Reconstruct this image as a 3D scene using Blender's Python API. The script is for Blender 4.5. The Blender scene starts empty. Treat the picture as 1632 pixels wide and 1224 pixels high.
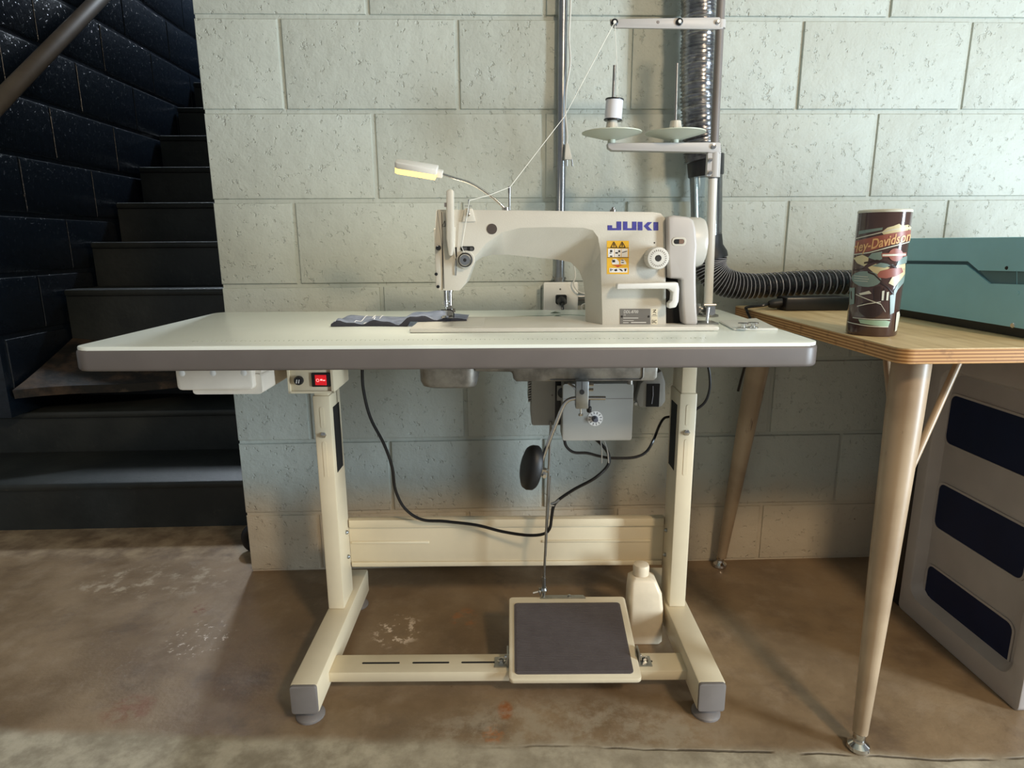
import bpy, bmesh, math, random
from mathutils import Vector as V, Matrix
random.seed(7)
S = bpy.context.scene
COL = S.collection

# ------------------------------------------------------------------ camera
F, PITCH, YAW, ROLL, CH, CD, TY = 1008.5, .2192, .0329, -.0066, .8788, 1.6164, -.0331
_cp, _sp, _cy, _sy, _cr, _sr = math.cos(PITCH), math.sin(PITCH), math.cos(YAW), math.sin(YAW), math.cos(ROLL), math.sin(ROLL)
FW = V((_sy*_cp, _cy*_cp, -_sp)); _rt = V((_cy, -_sy, 0)); _up = _rt.cross(FW)
RT = _cr*_rt + _sr*_up; UP = -_sr*_rt + _cr*_up; CAM = V((0, -CD, CH))
cd = bpy.data.cameras.new('camera'); cam = bpy.data.objects.new('camera', cd); COL.objects.link(cam)
cd.sensor_fit = 'HORIZONTAL'; cd.sensor_width = 36; cd.lens = 36*F/1632; cd.clip_start = .01
cam.matrix_world = Matrix(((RT.x, UP.x, -FW.x, CAM.x), (RT.y, UP.y, -FW.y, CAM.y), (RT.z, UP.z, -FW.z, CAM.z), (0, 0, 0, 1)))
S.camera = cam

# ------------------------------------------------------------------ world, lights, exposure
W = bpy.data.worlds.new('world'); S.world = W; W.use_nodes = True
W.node_tree.nodes['Background'].inputs[0].default_value = (.80, .86, .92, 1)
W.node_tree.nodes['Background'].inputs[1].default_value = .30
S.view_settings.view_transform = 'Standard'; S.view_settings.look = 'None'
S.view_settings.exposure = 0; S.view_settings.gamma = 1; S.view_settings.use_curve_mapping = False

def area(name, loc, target, sx, sy, power, col):
    l = bpy.data.lights.new(name, 'AREA'); l.shape = 'RECTANGLE'; l.size = sx; l.size_y = sy; l.energy = power; l.color = col
    o = bpy.data.objects.new(name, l); COL.objects.link(o); o.location = loc
    o.rotation_euler = (V(target)-V(loc)).to_track_quat('-Z', 'Y').to_euler(); return o
area('daylight_from_doorway', (2.95, -2.1, .72), (0, 0, .75), .45, 1.4, 128, (.74, .88, 1.0))
area('ceiling_lamp', (1.25, -2.75, 2.3), (0, -.3, .4), .3, .3, 38, (1.0, .77, .52))
area('stairwell_lamp', (-1.1, 3.05, 3.45), (-1.2, 0, .6), .3, .3, 80, (.80, .90, 1.0))

# ------------------------------------------------------------------ pixel -> place helpers (a pixel gives a direction; the plane gives the distance)
def ray(px, py): return FW + RT*((px-816)/F) - UP*((py-612)/F)
def wy(px, py, Y): d = ray(px, py); return CAM + d*((Y-CAM.y)/d.y)
def wz(px, py, Z=0.): d = ray(px, py); return CAM + d*((Z-CAM.z)/d.z)
def wx(px, py, X): d = ray(px, py); return CAM + d*((X-CAM.x)/d.x)
_c, _s = math.cos(TY), math.sin(TY)
def toT(p): x, y = p[0], p[1]+.6; return V((_c*x+_s*y, -_s*x+_c*y-.6, p[2]))
def frT(q): x, y = q[0], q[1]+.6; return V((_c*x-_s*y, _s*x+_c*y-.6, q[2]))
_o = toT(CAM)
def ty(px, py, Y):
    d = ray(px, py); t = V((_c*d.x+_s*d.y, -_s*d.x+_c*d.y, d.z)); return _o + t*((Y-_o.y)/t.y)
def tz(px, py, Z): return toT(wz(px, py, Z))

# ------------------------------------------------------------------ materials
def srgb(r, g, b):
    f = lambda c: (c/255/12.92 if c/255 <= .04045 else ((c/255+.055)/1.055)**2.4)
    return (f(r), f(g), f(b), 1)
class NT:
    def __init__(s, name):
        s.m = bpy.data.materials.new(name); s.m.use_nodes = True; s.t = s.m.node_tree; s.p = s.t.nodes['Principled BSDF']
    def n(s, typ, ins=None, **kw):
        nd = s.t.nodes.new(typ)
        for k, v in kw.items(): setattr(nd, k, v)
        for k, v in (ins or {}).items(): s.put(nd.inputs[k], v)
        return nd
    def put(s, sock, v):
        if isinstance(v, bpy.types.NodeSocket): s.t.links.new(v, sock)
        else: sock.default_value = v
    def set(s, **kw):
        for k, v in kw.items(): s.put(s.p.inputs[k.replace('_', ' ')], v)
    def noise(s, vec, scale, detail=4, rough=.5): return s.n('ShaderNodeTexNoise', {'Vector': vec, 'Scale': scale, 'Detail': detail, 'Roughness': rough}).outputs['Fac']
    def ramp(s, fac, lo, hi): return s.n('ShaderNodeMapRange', {'Value': fac, 'From Min': lo, 'From Max': hi}, interpolation_type='SMOOTHSTEP').outputs[0]
    def mix(s, fac, a, b):
        nd = s.n('ShaderNodeMix', data_type='RGBA'); s.put(nd.inputs[0], fac); s.put(nd.inputs[6], a); s.put(nd.inputs[7], b); return nd.outputs[2]
    def math(s, op, a, b=0., c=None):
        nd = s.n('ShaderNodeMath', operation=op); s.put(nd.inputs[0], a); s.put(nd.inputs[1], b)
        if c is not None: s.put(nd.inputs[2], c)
        return nd.outputs[0]
    def pos(s): return s.n('ShaderNodeNewGeometry').outputs['Position']
    def obj(s): return s.n('ShaderNodeTexCoord').outputs['Object']
    def sep(s, v): return s.n('ShaderNodeSeparateXYZ', {0: v}).outputs
    def bump(s, h, strength, dist, prev=None):
        i = {'Height': h, 'Strength': strength, 'Distance': dist}
        if prev is not None: i['Normal'] = prev
        return s.n('ShaderNodeBump', i).outputs[0]
def plain(name, col, rough=.45, metal=0, var=.08, vscale=14, bump=0, bscale=250, spec=.5, coat=0, trans=0, **kw):
    t = NT(name); v = t.obj(); c = srgb(*col)
    f = t.ramp(t.noise(v, vscale, 5), .3, .7)
    t.set(Base_Color=t.mix(f, tuple(x*(1-var) for x in c[:3])+(1,), tuple(min(1, x*(1+var)) for x in c[:3])+(1,)), Roughness=rough, Metallic=metal)
    t.p.inputs['Specular IOR Level'].default_value = spec; t.p.inputs['Coat Weight'].default_value = coat; t.p.inputs['Transmission Weight'].default_value = trans
    if bump: t.set(Normal=t.bump(t.noise(v, bscale, 3), bump, .002))
    return t.m
def wall_mat(name, col, rough, stain_and_light, strength=.5, spec=.4):
    t = NT(name); p = t.pos(); n1 = t.noise(p, 7, 6, .6)
    c = t.mix(t.ramp(n1, .3, .75), tuple(x*.93 for x in srgb(*col)[:3])+(1,), srgb(*col))
    if stain_and_light:                                    # scuffed, stained paint plus warm lamp light painted in near the floor, ragged edge
        z = t.sep(p)[2]; h = t.math('ADD', z, t.math('MULTIPLY', t.noise(p, 5, 5), .16))
        low = t.ramp(h, .36, .22); c = t.mix(t.math('MULTIPLY', low, .55), c, srgb(206, 178, 140))
        chip = t.math('MULTIPLY', t.ramp(t.noise(p, 38, 3, .6), .70, .76), t.ramp(z, .26, .10)); c = t.mix(t.math('MULTIPLY', chip, .8), c, srgb(110, 80, 52))
    orange = t.noise(p, 150, 4, .55); pits = t.ramp(t.noise(p, 62, 3, .7), .30, .40); lump = t.noise(p, 26, 3)
    b = t.bump(orange, strength*.5, .004); b = t.bump(pits, strength, .006, b); b = t.bump(lump, strength*.6, .012, b)
    t.set(Base_Color=c, Roughness=rough, Normal=b); t.p.inputs['Specular IOR Level'].default_value = spec; return t.m
def floor_mat():
    t = NT('sealed_concrete'); p = t.pos(); x, y, z = t.sep(p)
    a = t.noise(p, 3.2, 7, .62); b = t.noise(p, 14, 6, .65)
    c = t.mix(t.ramp(a, .32, .70), srgb(118, 97, 73), srgb(152, 128, 98)); c = t.mix(t.math('MULTIPLY', t.ramp(b, .48, .72), .45), c, srgb(160, 140, 116))
    c = t.mix(t.math('MULTIPLY', t.ramp(t.noise(p, 5.5, 6, .65), .52, .72), .55), c, srgb(88, 72, 60))
    jag = t.math('MULTIPLY', t.math('SUBTRACT', t.noise(p, 5, 4), .5), .035)
    yy = t.math('ADD', t.math('ADD', y, jag), t.math('MULTIPLY', x, .075))
    front = t.ramp(yy, -.630, -.662)              # bare, unsealed strip of slab
    c = t.mix(front, c, t.mix(t.ramp(b, .35, .65), srgb(144, 132, 110), srgb(186, 174, 150)))
    nook = t.math('MULTIPLY', t.ramp(yy, -.02, .03), t.ramp(x, -.60, -.66)); c = t.mix(t.math('MULTIPLY', nook, .8), c, t.mix(t.ramp(b, .3, .7), srgb(118, 98, 78), srgb(182, 160, 130)))
    crack = t.math('MULTIPLY', t.ramp(t.math('ABSOLUTE', t.math('ADD', yy, .650)), .0035, .001), t.math('MULTIPLY', t.ramp(t.noise(p, 9, 2), .38, .5), t.ramp(x, -.1, .25))); c = t.mix(t.math('MULTIPLY', crack, .7), c, srgb(58, 48, 38))
    def spot(px, py, r, col, amt, sx=1., lo=.45, hi=.6, sc=40):
        q = wz(px, py); dx = t.math('MULTIPLY', t.math('SUBTRACT', x, q.x), 1/(r*sx)); dy = t.math('MULTIPLY', t.math('SUBTRACT', y, q.y), 1/r)
        d = t.math('SQRT', t.math('ADD', t.math('MULTIPLY', dx, dx), t.math('MULTIPLY', dy, dy)))
        k = t.math('MULTIPLY', t.ramp(d, 1.0, .55), t.ramp(t.noise(p, sc, 5, .7), lo, hi)); return t.math('MULTIPLY', k, amt)
    for px, py, r, col, amt, sx, lo, hi, sc in ((805, 1132, .030, (146, 84, 40), .85, .6, .30, .5, 60), (786, 1170, .03, (170, 104, 52), .7, .8, .40, .6, 60), (322, 970, .03, (120, 62, 38), .8, .9, .45, .6, 50), (205, 1130, .05, (128, 76, 50), .6, 1.2, .4, .6, 30),
            (634, 1005, .075, (226, 206, 184), .9, .9, .53, .60, 34), (318, 1018, .085, (230, 216, 200), .9, 1.1, .58, .63, 70), (250, 925, .12, (196, 180, 156), .6, 2.2, .5, .65, 22), (740, 985, .05, (178, 112, 62), .5, .8, .45, .6, 30), (900, 1190, .15, (170, 158, 136), .5, 2.4, .4, .6, 20)):
        c = t.mix(spot(px, py, r, col, amt, sx, lo, hi, sc), c, srgb(*col))
    ro = t.math('ADD', t.math('MULTIPLY', t.ramp(a, .3, .7), .22), t.math('MULTIPLY', front, .3)); ro = t.math('ADD', ro, .27)
    bb = t.bump(t.noise(p, 90, 5, .6), .18, .003); bb = t.bump(t.noise(p, 9, 4), .12, .02, bb); bb = t.bump(t.math('SUBTRACT', 1., crack), .6, .004, bb)
    t.set(Base_Color=c, Roughness=ro, Normal=bb); return t.m
def ply_edge_mat():
    t = NT('plywood_edge'); v = t.obj(); z = t.sep(v)[2]
    s = t.math('SINE', t.math('ADD', t.math('MULTIPLY', z, 6.2832/.0052), t.math('MULTIPLY', t.noise(v, 6, 3), 1.2)))
    c = t.mix(t.ramp(s, -.5, .6), srgb(150, 104, 58), srgb(206, 160, 104)); c = t.mix(t.math('MULTIPLY', t.ramp(t.noise(v, 60, 4), .55, .7), .35), c, srgb(96, 62, 34))
    t.set(Base_Color=c, Roughness=.6); return t.m
def ply_top_mat():
    t = NT('plywood_face'); v = t.obj(); mp = t.n('ShaderNodeMapping', {'Vector': v, 'Scale': (14, 1.4, 8)}).outputs[0]
    c = t.mix(t.ramp(t.noise(mp, 3, 6, .65), .3, .7), srgb(196, 168, 120), srgb(226, 202, 158))
    c = t.mix(t.math('MULTIPLY', t.ramp(t.noise(v, 11, 4), .60, .74), .3), c, srgb(168, 138, 94)); t.set(Base_Color=c, Roughness=.5); return t.m
def emit(name, col, strength):
    t = NT(name); t.set(Base_Color=srgb(*col)); t.set(Emission_Color=srgb(*col), Emission_Strength=strength); return t.m
def clear_mat():
    t = NT('clear_plastic'); tr = t.n('ShaderNodeBsdfTransparent', {'Color': (.90, .92, .92, 1)}); gl = t.n('ShaderNodeBsdfGlossy', {'Color': (1, 1, 1, 1), 'Roughness': .08})
    fr = t.n('ShaderNodeFresnel', {'IOR': 1.45}); k = t.math('ADD', t.math('MULTIPLY', fr.outputs[0], .9), t.math('MULTIPLY', t.noise(t.obj(), 30, 3), .06))
    mx = t.n('ShaderNodeMixShader', {0: k, 1: tr.outputs[0], 2: gl.outputs[0]}); t.t.links.new(mx.outputs[0], t.t.nodes['Material Output'].inputs[0]); return t.m
def denim_mat():
    t = NT('denim'); v = t.obj(); x, y, z = t.sep(v); w = t.math('SINE', t.math('MULTIPLY', t.math('ADD', x, y), 2600))
    c = t.mix(t.ramp(t.noise(v, 45, 5), .3, .7), srgb(158, 168, 190), srgb(198, 206, 224)); c = t.mix(t.math('MULTIPLY', t.ramp(w, -.2, .8), .25), c, srgb(128, 136, 158)); t.set(Base_Color=c, Roughness=.9); return t.m
def stair_mat():
    t = NT('dark_stair_paint'); p = t.pos(); c = t.mix(t.ramp(t.noise(p, 6, 6, .6), .35, .7), srgb(38, 42, 41), srgb(52, 55, 53))
    c = t.mix(t.math('MULTIPLY', t.ramp(t.noise(p, 26, 5, .7), .62, .74), .35), c, srgb(96, 92, 84)); t.set(Base_Color=c, Roughness=.5, Normal=t.bump(t.noise(p, 60, 4), .2, .004)); return t.m
def dust_mat():
    t = NT('dusty_worn_tread'); p = t.pos(); c = t.mix(t.ramp(t.noise(p, 6, 6, .65), .44, .66), srgb(28, 28, 27), srgb(84, 68, 54)); c = t.mix(t.math('MULTIPLY', t.ramp(t.noise(p, 17, 5, .7), .60, .70), .5), c, srgb(96, 84, 72)); t.set(Base_Color=c, Roughness=.6, Normal=t.bump(t.noise(p, 30, 4), .4, .006)); return t.m
def rib_mat():
    t = NT('ribbed_rubber'); v = t.obj(); t.set(Base_Color=t.mix(t.noise(v, 40, 4), srgb(84, 76, 74), srgb(100, 92, 90)), Roughness=.33); return t.m
def tank_mat():
    t = NT('cast_aluminium'); v = t.obj(); t.set(Base_Color=t.mix(t.ramp(t.noise(v, 22, 6, .6), .3, .7), srgb(112, 108, 102), srgb(164, 160, 152)), Metallic=.75, Roughness=.42, Normal=t.bump(t.noise(v, 120, 4), .15, .002)); return t.m
def leg_mat():
    t = NT('worn_bronze_enamel'); v = t.obj(); c = t.mix(t.ramp(t.noise(v, 9, 4), .3, .7), srgb(152, 130, 104), srgb(178, 156, 128)); mp = t.n('ShaderNodeMapping', {'Vector': v, 'Scale': (60, 60, 9)}).outputs[0]
    c = t.mix(t.math('MULTIPLY', t.ramp(t.noise(mp, 1, 4, .6), .66, .72), .75), c, srgb(70, 52, 38)); t.set(Base_Color=c, Roughness=.38); return t.m
def thread_mat():
    t = NT('wound_thread'); z = t.sep(t.obj())[2]; s = t.math('SINE', t.math('MULTIPLY', z, 5200)); t.set(Base_Color=t.mix(t.ramp(s, -1, 1), srgb(206, 206, 214), srgb(236, 236, 240)), Roughness=.7); return t.m

M = dict(
 wall=wall_mat('painted_block', (188, 193, 184), .55, True), mortar=wall_mat('painted_mortar', (184, 189, 180), .6, True),
 navy=wall_mat('dark_navy_block_paint', (15, 24, 34), .26, False, .35, .55), navym=wall_mat('dark_navy_mortar_paint', (17, 27, 38), .3, False, .3, .6),
 floor=floor_mat(), stair=stair_mat(), dust=dust_mat(),
 top=plain('laminate', (236, 240, 230), .30, var=.03, vscale=5), edge=plain('grey_edge_band', (104, 97, 93), .42, var=.05),
 cream=plain('cream_enamel', (218, 204, 174), .38, var=.03), greycap=plain('grey_plastic_cap', (122, 116, 112), .5), body=plain('machine_enamel', (204, 198, 184), .34, var=.03, bump=.12, bscale=420),
 bed=plain('bed_enamel', (214, 210, 200), .35, var=.03), chrome=plain('chrome', (206, 204, 200), .16, 1, var=.05), steel=plain('brushed_steel', (150, 148, 144), .34, 1, var=.1),
 zinc=plain('zinc_plate', (170, 172, 170), .35, 1, var=.12, vscale=60), black=plain('black_plastic', (22, 22, 24), .35), rubber=plain('black_rubber', (18, 18, 19), .5), darkhole=plain('dark_recess', (16, 14, 13), .8),
 white=plain('white_plastic', (228, 226, 220), .35, var=.03), milk=plain('milky_plastic', (222, 212, 196), .4, var=.05, vscale=20), motor=plain('grey_motor_enamel', (158, 157, 150), .55, var=.03),
 standgrey=plain('stand_grey_enamel', (186, 183, 180), .4, var=.03), tank=tank_mat(), rib=rib_mat(), disc=plain('grey_plastic_disc', (120, 114, 110), .45), red=emit('lit_red_switch', (214, 26, 34), .55), redmark=emit('lit_switch_mark', (255, 190, 180), 1.0),
 blue=plain('blue_print', (62, 60, 140), .5, var=.25, vscale=400), yellow=plain('yellow_print', (224, 172, 40), .5), ink=plain('black_print', (34, 30, 28), .6), paper=plain('white_print', (226, 222, 216), .55), redink=plain('red_print', (196, 70, 40), .5), plate=plain('grey_name_plate', (112, 108, 102), .4), platetext=plain('pale_plate_print', (206, 202, 194), .5), creaml=plain('cream_label', (222, 212, 186), .5),
 led=emit('warm_led_strip', (255, 206, 120), 2.0), foil=plain('aluminium_foil', (190, 190, 192), .22, 1, var=.15, vscale=80, bump=.12, bscale=160), clear=clear_mat(), hose=plain('black_hose_vinyl', (30, 31, 36), .22, var=.2, vscale=50, bump=.7, bscale=90), coil=plain('pale_grey_line', (150, 152, 162), .3),
 galv=plain('galvanised_conduit', (150, 152, 154), .28, .9, var=.1, vscale=30), denim=denim_mat(), denimd=plain('dark_denim_reverse', (44, 44, 52), .9), stitch=plain('white_stitch', (236, 236, 238), .7), thread=plain('white_thread', (232, 230, 220), .7), wound=thread_mat(),
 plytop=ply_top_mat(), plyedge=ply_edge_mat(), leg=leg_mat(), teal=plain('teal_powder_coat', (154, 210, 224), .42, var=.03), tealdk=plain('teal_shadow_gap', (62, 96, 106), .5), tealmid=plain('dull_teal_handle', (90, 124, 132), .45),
 cart=plain('grey_moulded_plastic', (172, 164, 158), .45, var=.05, bump=.08, bscale=300), cartwin=plain('dark_blue_tinted_window', (14, 26, 56), .5, spec=.25), rail=plain('grey_brown_handrail_paint', (104, 96, 86), .5, var=.1), brown=plain('brown_print_glass', (74, 54, 48), .14, coat=.4, var=.1),
 glass=plain('tumbler_glass', (196, 206, 206), .08, trans=.6), c_cream=plain('cream_print', (206, 194, 152), .4), c_teal=plain('dull_teal_print', (122, 142, 136), .4), c_red=plain('rust_red_print', (150, 88, 74), .4), c_dk=plain('dark_brown_print', (52, 36, 32), .4), c_gold=plain('tan_letter_print', (214, 170, 118), .4), c_pale=plain('pale_line_print', (206, 206, 190), .4), c_green=plain('mint_print', (150, 178, 152), .4),
 bottle=plain('translucent_bottle_plastic', (226, 210, 182), .4, var=.05, vscale=25), cord=plain('black_cable', (20, 19, 20), .32), cordw=plain('white_cable', (216, 214, 206), .4), grey=plain('grey_wire_tie', (170, 170, 166), .4))

# ------------------------------------------------------------------ mesh helpers
def bmn(): return bmesh.new()
def box(bm, a, b):
    x0, y0, z0 = a; x1, y1, z1 = b
    v = [bm.verts.new(p) for p in ((x0,y0,z0),(x1,y0,z0),(x1,y1,z0),(x0,y1,z0),(x0,y0,z1),(x1,y0,z1),(x1,y1,z1),(x0,y1,z1))]
    for f in ((0,3,2,1),(4,5,6,7),(0,1,5,4),(1,2,6,5),(2,3,7,6),(3,0,4,7)): bm.faces.new([v[i] for i in f])
    return bm
def prism(bm, pts, vec):
    vec = V(vec); a = [bm.verts.new(V(p)) for p in pts]; b = [bm.verts.new(V(p)+vec) for p in pts]; n = len(a)
    bm.faces.new(a); bm.faces.new(b[::-1])
    for i in range(n): bm.faces.new((a[i], b[i], b[(i+1) % n], a[(i+1) % n]))
    return bm
def loft(bm, rings, cap=True):
    rs = [[bm.verts.new(V(p)) for p in r] for r in rings]; n = len(rs[0])
    for a, b in zip(rs, rs[1:]):
        for i in range(n): bm.faces.new((a[i], a[(i+1) % n], b[(i+1) % n], b[i]))
    if cap: bm.faces.new(rs[0][::-1]); bm.faces.new(rs[-1])
    return bm
def frame(d):
    d = V(d).normalized(); u = d.cross(V((0, 0, 1)))
    if u.length < .05: u = d.cross(V((0, 1, 0)))
    u.normalize(); return u, d.cross(u)
def lathe(bm, prof, org, axis=(0, 0, 1), n=24):
    org, ax = V(org), V(axis).normalized(); u, w = frame(ax)
    return loft(bm, [[org+ax*h+(u*math.cos(t)+w*math.sin(t))*max(r, 1e-5) for t in (2*math.pi*i/n for i in range(n))] for r, h in prof])
def cyl(bm, p0, p1, r0, r1=None, n=14):
    p0, p1 = V(p0), V(p1); return lathe(bm, [(r0, 0), (r0 if r1 is None else r1, (p1-p0).length)], p0, p1-p0, n)
def spline(pts, k=6):
    pts = [V(p) for p in pts]; q = [2*pts[0]-pts[1]]+pts+[2*pts[-1]-pts[-2]]; o = []
    for i in range(1, len(q)-2):
        a, b, c, d = q[i-1:i+3]
        for j in range(k):
            t = j/k; o.append(.5*((2*b)+(c-a)*t+(2*a-5*b+4*c-d)*t*t+(3*b-a-3*c+d)*t**3))
    return o+[pts[-1]]
def tube(bm, pts, r, n=8, rf=None):
    pts = [V(p) for p in pts]; u = None; rings = []; L = 0
    for i, p in enumerate(pts):
        d = (pts[min(i+1, len(pts)-1)]-pts[max(i-1, 0)]).normalized()
        if u is None: u = frame(d)[0]
        u = (u-d*u.dot(d)).normalized(); w = d.cross(u)
        if i: L += (p-pts[i-1]).length
        R = rf(i, L) if rf else r
        rings.append([p+(u*math.cos(t)+w*math.sin(t))*R for t in (2*math.pi*j/n for j in range(n))])
    return loft(bm, rings)
def rrect(x0, x1, y0, y1, r, n=4):
    o = []
    for cx, cy, a in ((x1-r, y1-r, 0), (x0+r, y1-r, 90), (x0+r, y0+r, 180), (x1-r, y0+r, 270)):
        for i in range(n+1): t = math.radians(a+90*i/n); o.append((cx+r*math.cos(t), cy+r*math.sin(t)))
    return o
def bev(bm, w, seg=2, ang=50):
    bm.normal_update(); e = [x for x in bm.edges if len(x.link_faces) == 2 and x.calc_face_angle(0) > math.radians(ang)]
    bmesh.ops.bevel(bm, geom=e, offset=w, segments=seg, affect='EDGES', clamp_overlap=True, profile=.5); return bm
def bbox(a, b, w, seg=2): return bev(box(bmn(), a, b), w, seg)
def place(o, base, fr):
    if fr == 'T': o.location = frT(base); o.rotation_euler = (0, 0, TY)
    else: o.location = V(base)
BASE = {}
def tag(o, label, cat, group=None, kind=None):
    if label: o['label'] = label
    if cat: o['category'] = cat
    if group: o['group'] = group
    if kind: o['kind'] = kind
    return o
def thing(name, label, cat, base, fr='W', group=None):
    o = bpy.data.objects.new(name, None); COL.objects.link(o); o.empty_display_size = .02; place(o, base, fr); BASE[o] = V(base); return tag(o, label, cat, group)
def obj(name, bm, mat, parent=None, base=None, fr='W', label=None, cat=None, group=None, kind=None, ang=38):
    bmesh.ops.recalc_face_normals(bm, faces=bm.faces[:]); b = BASE[parent] if parent else V(base or (0, 0, 0))
    bmesh.ops.translate(bm, vec=-b, verts=bm.verts[:])
    me = bpy.data.meshes.new(name); bm.to_mesh(me); bm.free(); me.materials.append(M[mat] if isinstance(mat, str) else mat)
    for p in me.polygons: p.use_smooth = True
    me.set_sharp_from_angle(angle=math.radians(ang))
    o = bpy.data.objects.new(name, me); COL.objects.link(o); BASE[o] = b
    if parent: o.parent = parent
    else: place(o, b, fr)
    return tag(o, label, cat, group, kind)
def text2d(body, size, shear=0, offset=0.):
    c = bpy.data.curves.new('t', 'FONT'); c.body = body; c.size = size; c.shear = shear; c.offset = offset; c.resolution_u = 3
    o = bpy.data.objects.new('t', c); COL.objects.link(o); me = o.evaluated_get(bpy.context.evaluated_depsgraph_get()).to_mesh()
    vs = [(v.co.x, v.co.y) for v in me.vertices]; fs = [tuple(p.vertices) for p in me.polygons]; o.to_mesh_clear()
    bpy.data.objects.remove(o); bpy.data.curves.remove(c); return vs, fs
def addtext(bm, body, size, f, **kw):
    vs, fs = text2d(body, size, **kw)
    if not vs: return bm
    bv = [bm.verts.new(f(x, y)) for x, y in vs]
    for q in fs:
        try: bm.faces.new([bv[i] for i in q])
        except ValueError: pass
    return bm
def copy_part(src, parent, loc):
    o = src.copy(); COL.objects.link(o); o.parent = parent; o.location = loc; return o

# ================================================================== SETTING
fl = obj('floor', box(bmn(), (-3.2, -3.6, -.12), (3.4, 3.6, 0)), 'floor', kind='structure', label='brown sealed concrete floor with rust stains and a bare strip')

def block_mesh(w, h, d, c=.0045, kx=1.):
    bm = bmn()
    def ring(i, y): return [(i*kx, y, i), (w-i*kx, y, i), (w-i*kx, y, h-i), (i*kx, y, h-i)]
    loft(bm, [ring(0, d), ring(0, c*.8), ring(c*.35, c*.25), ring(c*1.3, 0)]); return bm
def block_wall(wall, name, mat, origin, du, dn, u0, u1, z1, zlines, off, bw=.4064, g=.0095, fwd=.0055, gx=None, c=.0045, kx=1., ulow=None):
    """blocks along du, faces pointing to -dn; shares mesh data between alike blocks"""
    meshes = {}; gx = g if gx is None else gx; umin = u0
    for k, (za, zb, o) in enumerate(zip(zlines, zlines[1:], off)):
        x = o; u0 = ulow[1] if ulow and za < ulow[0] else umin
        while x > u0: x -= bw
        while x < u1-.02:
            a, b = max(x, u0), min(x+bw, u1); x += bw
            if b-a < .03: continue
            lo = a+gx/2 if a > u0 else a; hi = b-gx/2; key = (round(hi-lo, 3), round(zb-za, 3))
            if key not in meshes:
                bm = block_mesh(hi-lo, zb-za-g, .03, c, kx)
                bmesh.ops.recalc_face_normals(bm, faces=bm.faces[:]); me = bpy.data.meshes.new(name); bm.to_mesh(me); bm.free(); me.materials.append(M[mat]); meshes[key] = me
                for p in me.polygons: p.use_smooth = True
                me.set_sharp_from_angle(angle=math.radians(40))
            ob = bpy.data.objects.new(name, meshes[key]); COL.objects.link(ob); ob.parent = wall
            ob.location = V(origin)+V(du)*lo-V(dn)*(fwd+random.uniform(-.0012, .0012))+V((0, 0, za+g/2))
            ob.rotation_euler = (random.uniform(-.0015, .0015), 0, math.atan2(du[1], du[0]))
bm = bmn(); box(bm, (-3.2, -3.6, 2.75), (3.4, .25, 2.85)); box(bm, (-.5, .25, 2.75), (3.4, 3.6, 2.85)); obj('ceiling', bm, 'mortar', kind='structure', label='plain ceiling above the frame'); bm = bmn(); box(bm, (-1.85, .25, 3.7), (-.45, 3.6, 3.8)); box(bm, (-1.85, .15, 2.86), (-.45, .25, 3.75)); box(bm, (-.55, .25, 2.86), (-.45, 3.6, 3.75)); box(bm, (-.55, .21, 0), (-.5, 3.6, 2.74)); obj('wall_stairwell_side', bm, 'navym', kind='structure', label='dark enclosing walls over the stairs')
XW = -.667
wb = obj('wall_back', box(bmn(), (XW+.002, .0, 0), (3.3, .2, 2.745)), 'mortar', kind='structure', label='pale painted concrete block wall behind the sewing table')
zl = [0.001]+[.3722+.2032*i for i in range(-1, 12)]
block_wall(wb, 'concrete_block', 'wall', (0, 0, 0), (1, 0, 0), (0, 1, 0), XW, 2.05, 2.2, zl, [(-.476 if (i % 2 == 0) else -.476+.2032) for i in range(14)])
XS = -1.62
wl = obj('wall_left', box(box(bmn(), (XS-.2, .50, .314), (XS, 3.5, 3.7)), (XS-.2, .88, 0), (XS, 3.5, .316)), 'navym', kind='structure', label='dark navy painted block wall beside the stairs')
zs = [.001]+[.985+.2015*i for i in range(-4, 11)]
block_wall(wl, 'concrete_block', 'navy', (XS, 0, 0), (0, 1, 0), (-1, 0, 0), .50, 3.4, 3, zs, [.12+(.2032 if i % 2 else 0) for i in range(16)], g=.012, gx=.004, c=.009, kx=.25, ulow=(.37, .88))
obj('wall_stairwell', box(bmn(), (XS, 3.4, 0), (XW+.3, 3.5, 3.7)), 'navym', kind='structure', label='dark wall at the top of the stairs')

obj('wall_front', box(bmn(), (-3.2, .87, 0), (XS-.201, .97, 2.745)), 'navym', kind='structure', label='dark painted wall to the left of the stairs')
# stairs
st = thing('staircase', 'dark painted stairs climbing away beside the white block wall', 'stairs', (-1.14, .283, 0))
xs0, xs1 = XS+.014, XW+.0
steps = [(.283, .158), (.59, .309), (.838, .718), (1.044, .893)]+[(1.262+.2243*i, 1.059+.1713*i) for i in range(8)]
prevz = 0
for i, (y, z) in enumerate(steps):
    x1 = xs1-.004 if y < .2 else xs1+.20
    if y > 0: x1 = -.60
    xs0 = -3.1 if i < 2 else XS+.014
    yn = steps[i+1][0] if i+1 < len(steps) else y+.25
    obj('riser', box(bmn(), (xs0, y+.012, prevz), (x1, y+.03, z-.025)), 'stair', st)
    obj('tread', bbox((xs0, y, z-.025), (x1, yn+.02, z), .008), 'stair', st)
    prevz = z
nose = [wx(10, 625, XS+.005), V((-1.03, .78, .405)), V((-.62, .83, .41))]
bm = bmn(); N = 14; top = []; 
for j in range(N+1):
    u = j/N; x = (XS+.018)*(1-u)+(-.62)*u; yf = .50+(.80-.50)*min(1, u*1.25)
    col = []
    for k in range(6):
        w = k/5; y = yf+(.845-yf)*w; z = .405+.125*(w**1.15)*(1-.5*u)+.006*math.sin(9*x+5*y); col.append((x, y, z))
    top.append(col)
rings = []
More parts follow.
